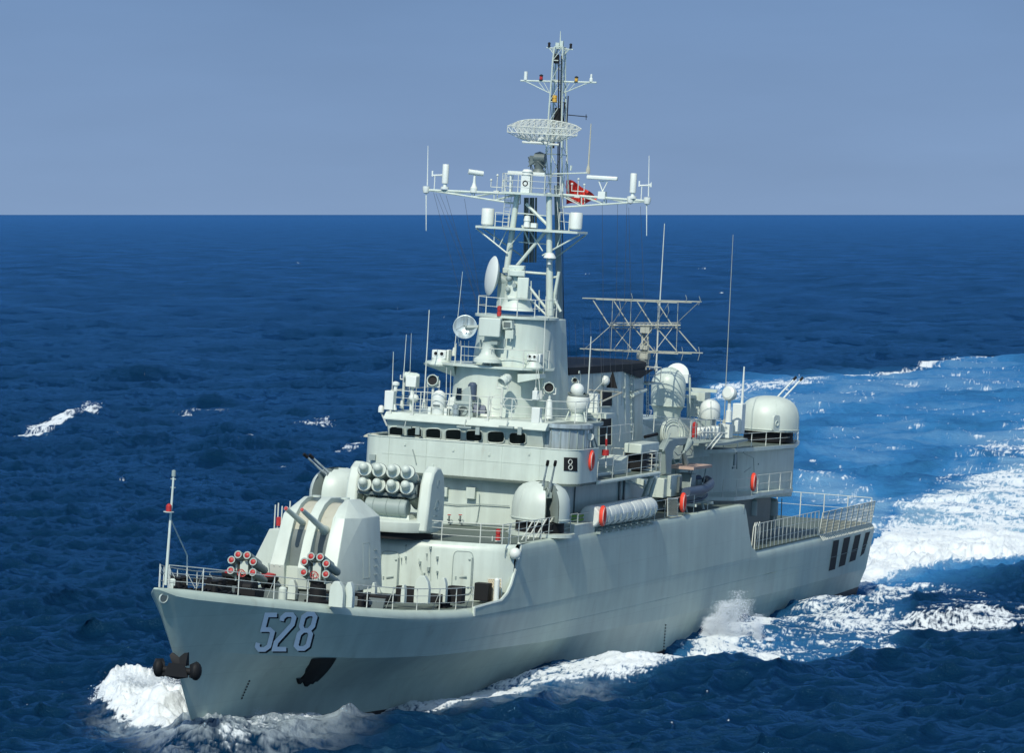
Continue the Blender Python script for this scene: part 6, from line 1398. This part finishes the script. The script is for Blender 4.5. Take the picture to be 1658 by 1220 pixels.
# flatten the swell close to the hull so that it meets the plating cleanly
ch = 0.9*np.clip(900/DIST, 0, 1)
XX = X0-DX*ch*1.0; YY = Y0-DY*ch*1.0
nr, nc = PX.shape
me = bpy.data.meshes.new('sea'); nv = nr*nc; me.vertices.add(nv)
co = np.stack([XX, YY, Z], -1).reshape(-1).astype(np.float32); me.vertices.foreach_set('co', co)
idx = np.arange(nv, dtype=np.int32).reshape(nr, nc)
q = np.stack([idx[:-1, :-1], idx[:-1, 1:], idx[1:, 1:], idx[1:, :-1]], -1).reshape(-1, 4); nf = len(q)
me.loops.add(nf*4); me.loops.foreach_set('vertex_index', q.reshape(-1)); me.polygons.add(nf)
me.polygons.foreach_set('loop_start', np.arange(0, nf*4, 4, dtype=np.int32)); me.polygons.foreach_set('loop_total', np.full(nf, 4, np.int32))
me.polygons.foreach_set('use_smooth', np.ones(nf, bool)); me.update()
for nm, arr in (('foam', foam), ('aerated', np.clip(AE, 0, 1)*.5+.5*MK*np.clip(AE*1.4, 0, 1)), ('mist', np.clip(MX, 0, 1))):
    a = me.attributes.new(nm, 'FLOAT', 'POINT'); a.data.foreach_set('value', arr.reshape(-1).astype(np.float32))
sea = bpy.data.objects.new('sea', me); col.objects.link(sea); sea['kind'] = 'structure'
sea['label'] = 'choppy dark blue open sea with white foam'
# the rest of the ocean outside the fine sheet
def far_sheet():
    b = MB(); n = 72; rad = [2.0, 80, 215, 1000, 8000, 60000, 200000]
    for i in range(len(rad)-1):
        rows = [[(CAM[0]+r_*math.cos(t), CAM[1]+r_*math.sin(t), -1.6 if r_ < 1500 else -1.6-r_*0.0002) for t in np.linspace(0, 2*math.pi, n+1)] for r_ in (rad[i], rad[i+1])]
        b.grid(rows)
    return b
wm = bpy.data.materials.new('sea_water'); wm.use_nodes = True; n = wm.node_tree.nodes; l = wm.node_tree.links; n.clear()
out = n.new('ShaderNodeOutputMaterial'); pb = n.new('ShaderNodeBsdfPrincipled'); fm = n.new('ShaderNodeBsdfPrincipled'); mx = n.new('ShaderNodeMixShader')
af = n.new('ShaderNodeAttribute'); af.attribute_name = 'foam'; aa = n.new('ShaderNodeAttribute'); aa.attribute_name = 'aerated'
tc = n.new('ShaderNodeTexCoord')
def noise(scale, detail, rough=.6, vec=None):
    q = n.new('ShaderNodeTexNoise'); q.inputs['Scale'].default_value = scale; q.inputs['Detail'].default_value = detail; q.inputs['Roughness'].default_value = rough
    l.new(tc.outputs['Object'], q.inputs['Vector']); return q
cr_ = n.new('ShaderNodeValToRGB'); E_ = cr_.color_ramp.elements
E_[0].position = 0; E_[0].color = (0.0018, 0.0175, 0.043, 1); E_[1].position = 1.0; E_[1].color = (0.26, 0.42, 0.50, 1)
q_ = E_.new(0.5); q_.color = (0.034, 0.165, 0.34, 1)
l.new(aa.outputs['Fac'], cr_.inputs[0]); pb.inputs['Specular IOR Level'].default_value = 0.0; pb.inputs['Roughness'].default_value = .6; l.new(cr_.outputs[0], pb.inputs['Base Color'])
gl = n.new('ShaderNodeBsdfGlossy'); gl.inputs['Roughness'].default_value = .10; gl.inputs['Color'].default_value = (0.24, 0.60, 1.0, 1)
fr_ = n.new('ShaderNodeFresnel'); fr_.inputs[0].default_value = 1.33
fcl = n.new('ShaderNodeMapRange'); fcl.inputs[1].default_value = 0.0; fcl.inputs[2].default_value = 0.75; fcl.inputs[3].default_value = 0.0; fcl.inputs[4].default_value = 0.62
l.new(fr_.outputs[0], fcl.inputs[0]); wmx = n.new('ShaderNodeMixShader')
wp1 = noise(.035, 7, .62); wpr = n.new('ShaderNodeMapRange'); wpr.inputs[1].default_value = .35; wpr.inputs[2].default_value = .65; wpr.inputs[3].default_value = .72; wpr.inputs[4].default_value = 1.25; l.new(wp1.outputs[0], wpr.inputs[0])
wpm = n.new('ShaderNodeMath'); wpm.operation = 'MULTIPLY'; l.new(fcl.outputs[0], wpm.inputs[0]); l.new(wpr.outputs[0], wpm.inputs[1]); l.new(wpm.outputs[0], wmx.inputs[0]); l.new(pb.outputs[0], wmx.inputs[1]); l.new(gl.outputs[0], wmx.inputs[2])
nA, nB_ = noise(1.6, 6, .65), noise(9, 4, .6)
ad = n.new('ShaderNodeMath'); ad.operation = 'MULTIPLY_ADD'; ad.inputs[1].default_value = .25; l.new(nB_.outputs[0], ad.inputs[0]); l.new(nA.outputs[0], ad.inputs[2])
bm_ = n.new('ShaderNodeBump'); bm_.inputs['Strength'].default_value = .9; bm_.inputs['Distance'].default_value = .22; l.new(ad.outputs[0], bm_.inputs['Height']); l.new(bm_.outputs[0], pb.inputs['Normal']); l.new(bm_.outputs[0], gl.inputs['Normal']); l.new(bm_.outputs[0], fr_.inputs['Normal'])
fm.inputs['Base Color'].default_value = (0.66, 0.72, 0.73, 1); fm.inputs['Roughness'].default_value = .8
fb = n.new('ShaderNodeBump'); fb.inputs['Strength'].default_value = .45; fb.inputs['Distance'].default_value = .25; nC = noise(2.6, 8, .7); l.new(nC.outputs[0], fb.inputs['Height']); l.new(fb.outputs[0], fm.inputs['Normal'])
ma = n.new('ShaderNodeMath'); ma.operation = 'SUBTRACT'; nD = noise(4.5, 8, .72); l.new(nD.outputs[0], ma.inputs[0]); ma.inputs[1].default_value = .5
mb_ = n.new('ShaderNodeMath'); mb_.operation = 'MULTIPLY_ADD'; l.new(ma.outputs[0], mb_.inputs[0]); mb_.inputs[1].default_value = 1.5; l.new(af.outputs['Fac'], mb_.inputs[2])
mr = n.new('ShaderNodeMapRange'); mr.interpolation_type = 'SMOOTHSTEP'; mr.inputs[1].default_value = .18; mr.inputs[2].default_value = 1.0; l.new(mb_.outputs[0], mr.inputs[0])
mg = n.new('ShaderNodeMath'); mg.operation = 'MULTIPLY'; mh = n.new('ShaderNodeMapRange'); mh.inputs[1].default_value = 0.0; mh.inputs[2].default_value = .3; l.new(af.outputs['Fac'], mh.inputs[0]); l.new(mr.outputs[0], mg.inputs[0]); l.new(mh.outputs[0], mg.inputs[1])
l.new(mg.outputs[0], mx.inputs[0]); am = n.new('ShaderNodeAttribute'); am.attribute_name = 'mist'; md_ = n.new('ShaderNodeBsdfDiffuse'); md_.inputs['Color'].default_value = (0.40, 0.48, 0.51, 1); l.new(bm_.outputs[0], md_.inputs['Normal'])
mmx = n.new('ShaderNodeMixShader'); l.new(am.outputs['Fac'], mmx.inputs[0]); l.new(wmx.outputs[0], mmx.inputs[1]); l.new(md_.outputs[0], mmx.inputs[2]); l.new(mmx.outputs[0], mx.inputs[1]); l.new(fm.outputs[0], mx.inputs[2]); l.new(mx.outputs[0], out.inputs[0])
me.materials.append(wm)
fs = far_sheet().build('deep_sea', wm, None); fs['kind'] = 'structure'; fs['label'] = 'open sea beyond the ship'

# ------------------------------------------------------------------ spray: clouds of separate drops
SPR = mat('spray_drops', (0.70, 0.76, 0.80), 0.6)
def water(px, py):
    d = fw+rt*(px-829)/FPX-up*(py-610)/FPX; t = -CAM[2]/d[2]; return CAM+t*d
def spray(n_, cx, cy, wpx, hm, depth, seed, label, shape, smin=.018, smax=.05):
    r = np.random.default_rng(seed); base = water(cx, cy); sc_ = FPX/np.linalg.norm(base-CAM)
    pts = shape(r, n_); P = base[None]+np.outer(pts[:, 0]*wpx/sc_, [-math.sin(AZ)*-1, math.cos(AZ)*-1, 0])+np.outer(pts[:, 2]*hm, [0, 0, 1])+np.outer(pts[:, 1]*depth, [math.cos(AZ), math.sin(AZ), 0])
    s = (smin+(smax-smin)*r.random(n_)**3)[:, None, None]
    tet = np.array([[1, 0, -.5], [-.5, .87, -.5], [-.5, -.87, -.5], [0, 0, 1.1]]); vs = (P[:, None, :]+tet[None]*s).reshape(-1, 3)
    f = np.array([[0, 2, 1], [0, 1, 3], [1, 2, 3], [2, 0, 3]]); fs_ = (f[None]+np.arange(n_)[:, None, None]*4).reshape(-1, 3)
    me = bpy.data.meshes.new('spray'); me.from_pydata(vs.tolist(), [], fs_.tolist()); me.materials.append(SPR); o = bpy.data.objects.new('spray', me); col.objects.link(o); tag(o, label, 'spray', None, 'stuff')
def plume(r, n_):
    # ragged dome of jets
    a = r.integers(0, 26, n_); cx = np.sort(r.uniform(-1, 1, 26))[a]; top = (1-cx**2)*(.55+.45*r.random(26)[a]); z = r.random(n_)**1.5*top; return np.stack([cx+r.normal(0, .05+.09*z), r.normal(0, .4, n_), z], 1)
spray(80000, 1190, 1037, 56, 2.9, .7, 1, 'plume of white spray thrown up against the port side amidships', plume, .008, .024)
spray(50000, 235, 1145, 85, 2.3, .9, 2, 'white spray off the bow wave to starboard of the stem', plume, .010, .035)
spray(50000, 415, 1190, 120, 1.4, .8, 3, 'low mist of spray along the port bow waterline', plume, .006, .016)
spray(1500, 148, 676, 26, 2.2, .8, 5, 'wind blown spray on the whitecap at far left', plume, .03, .06)
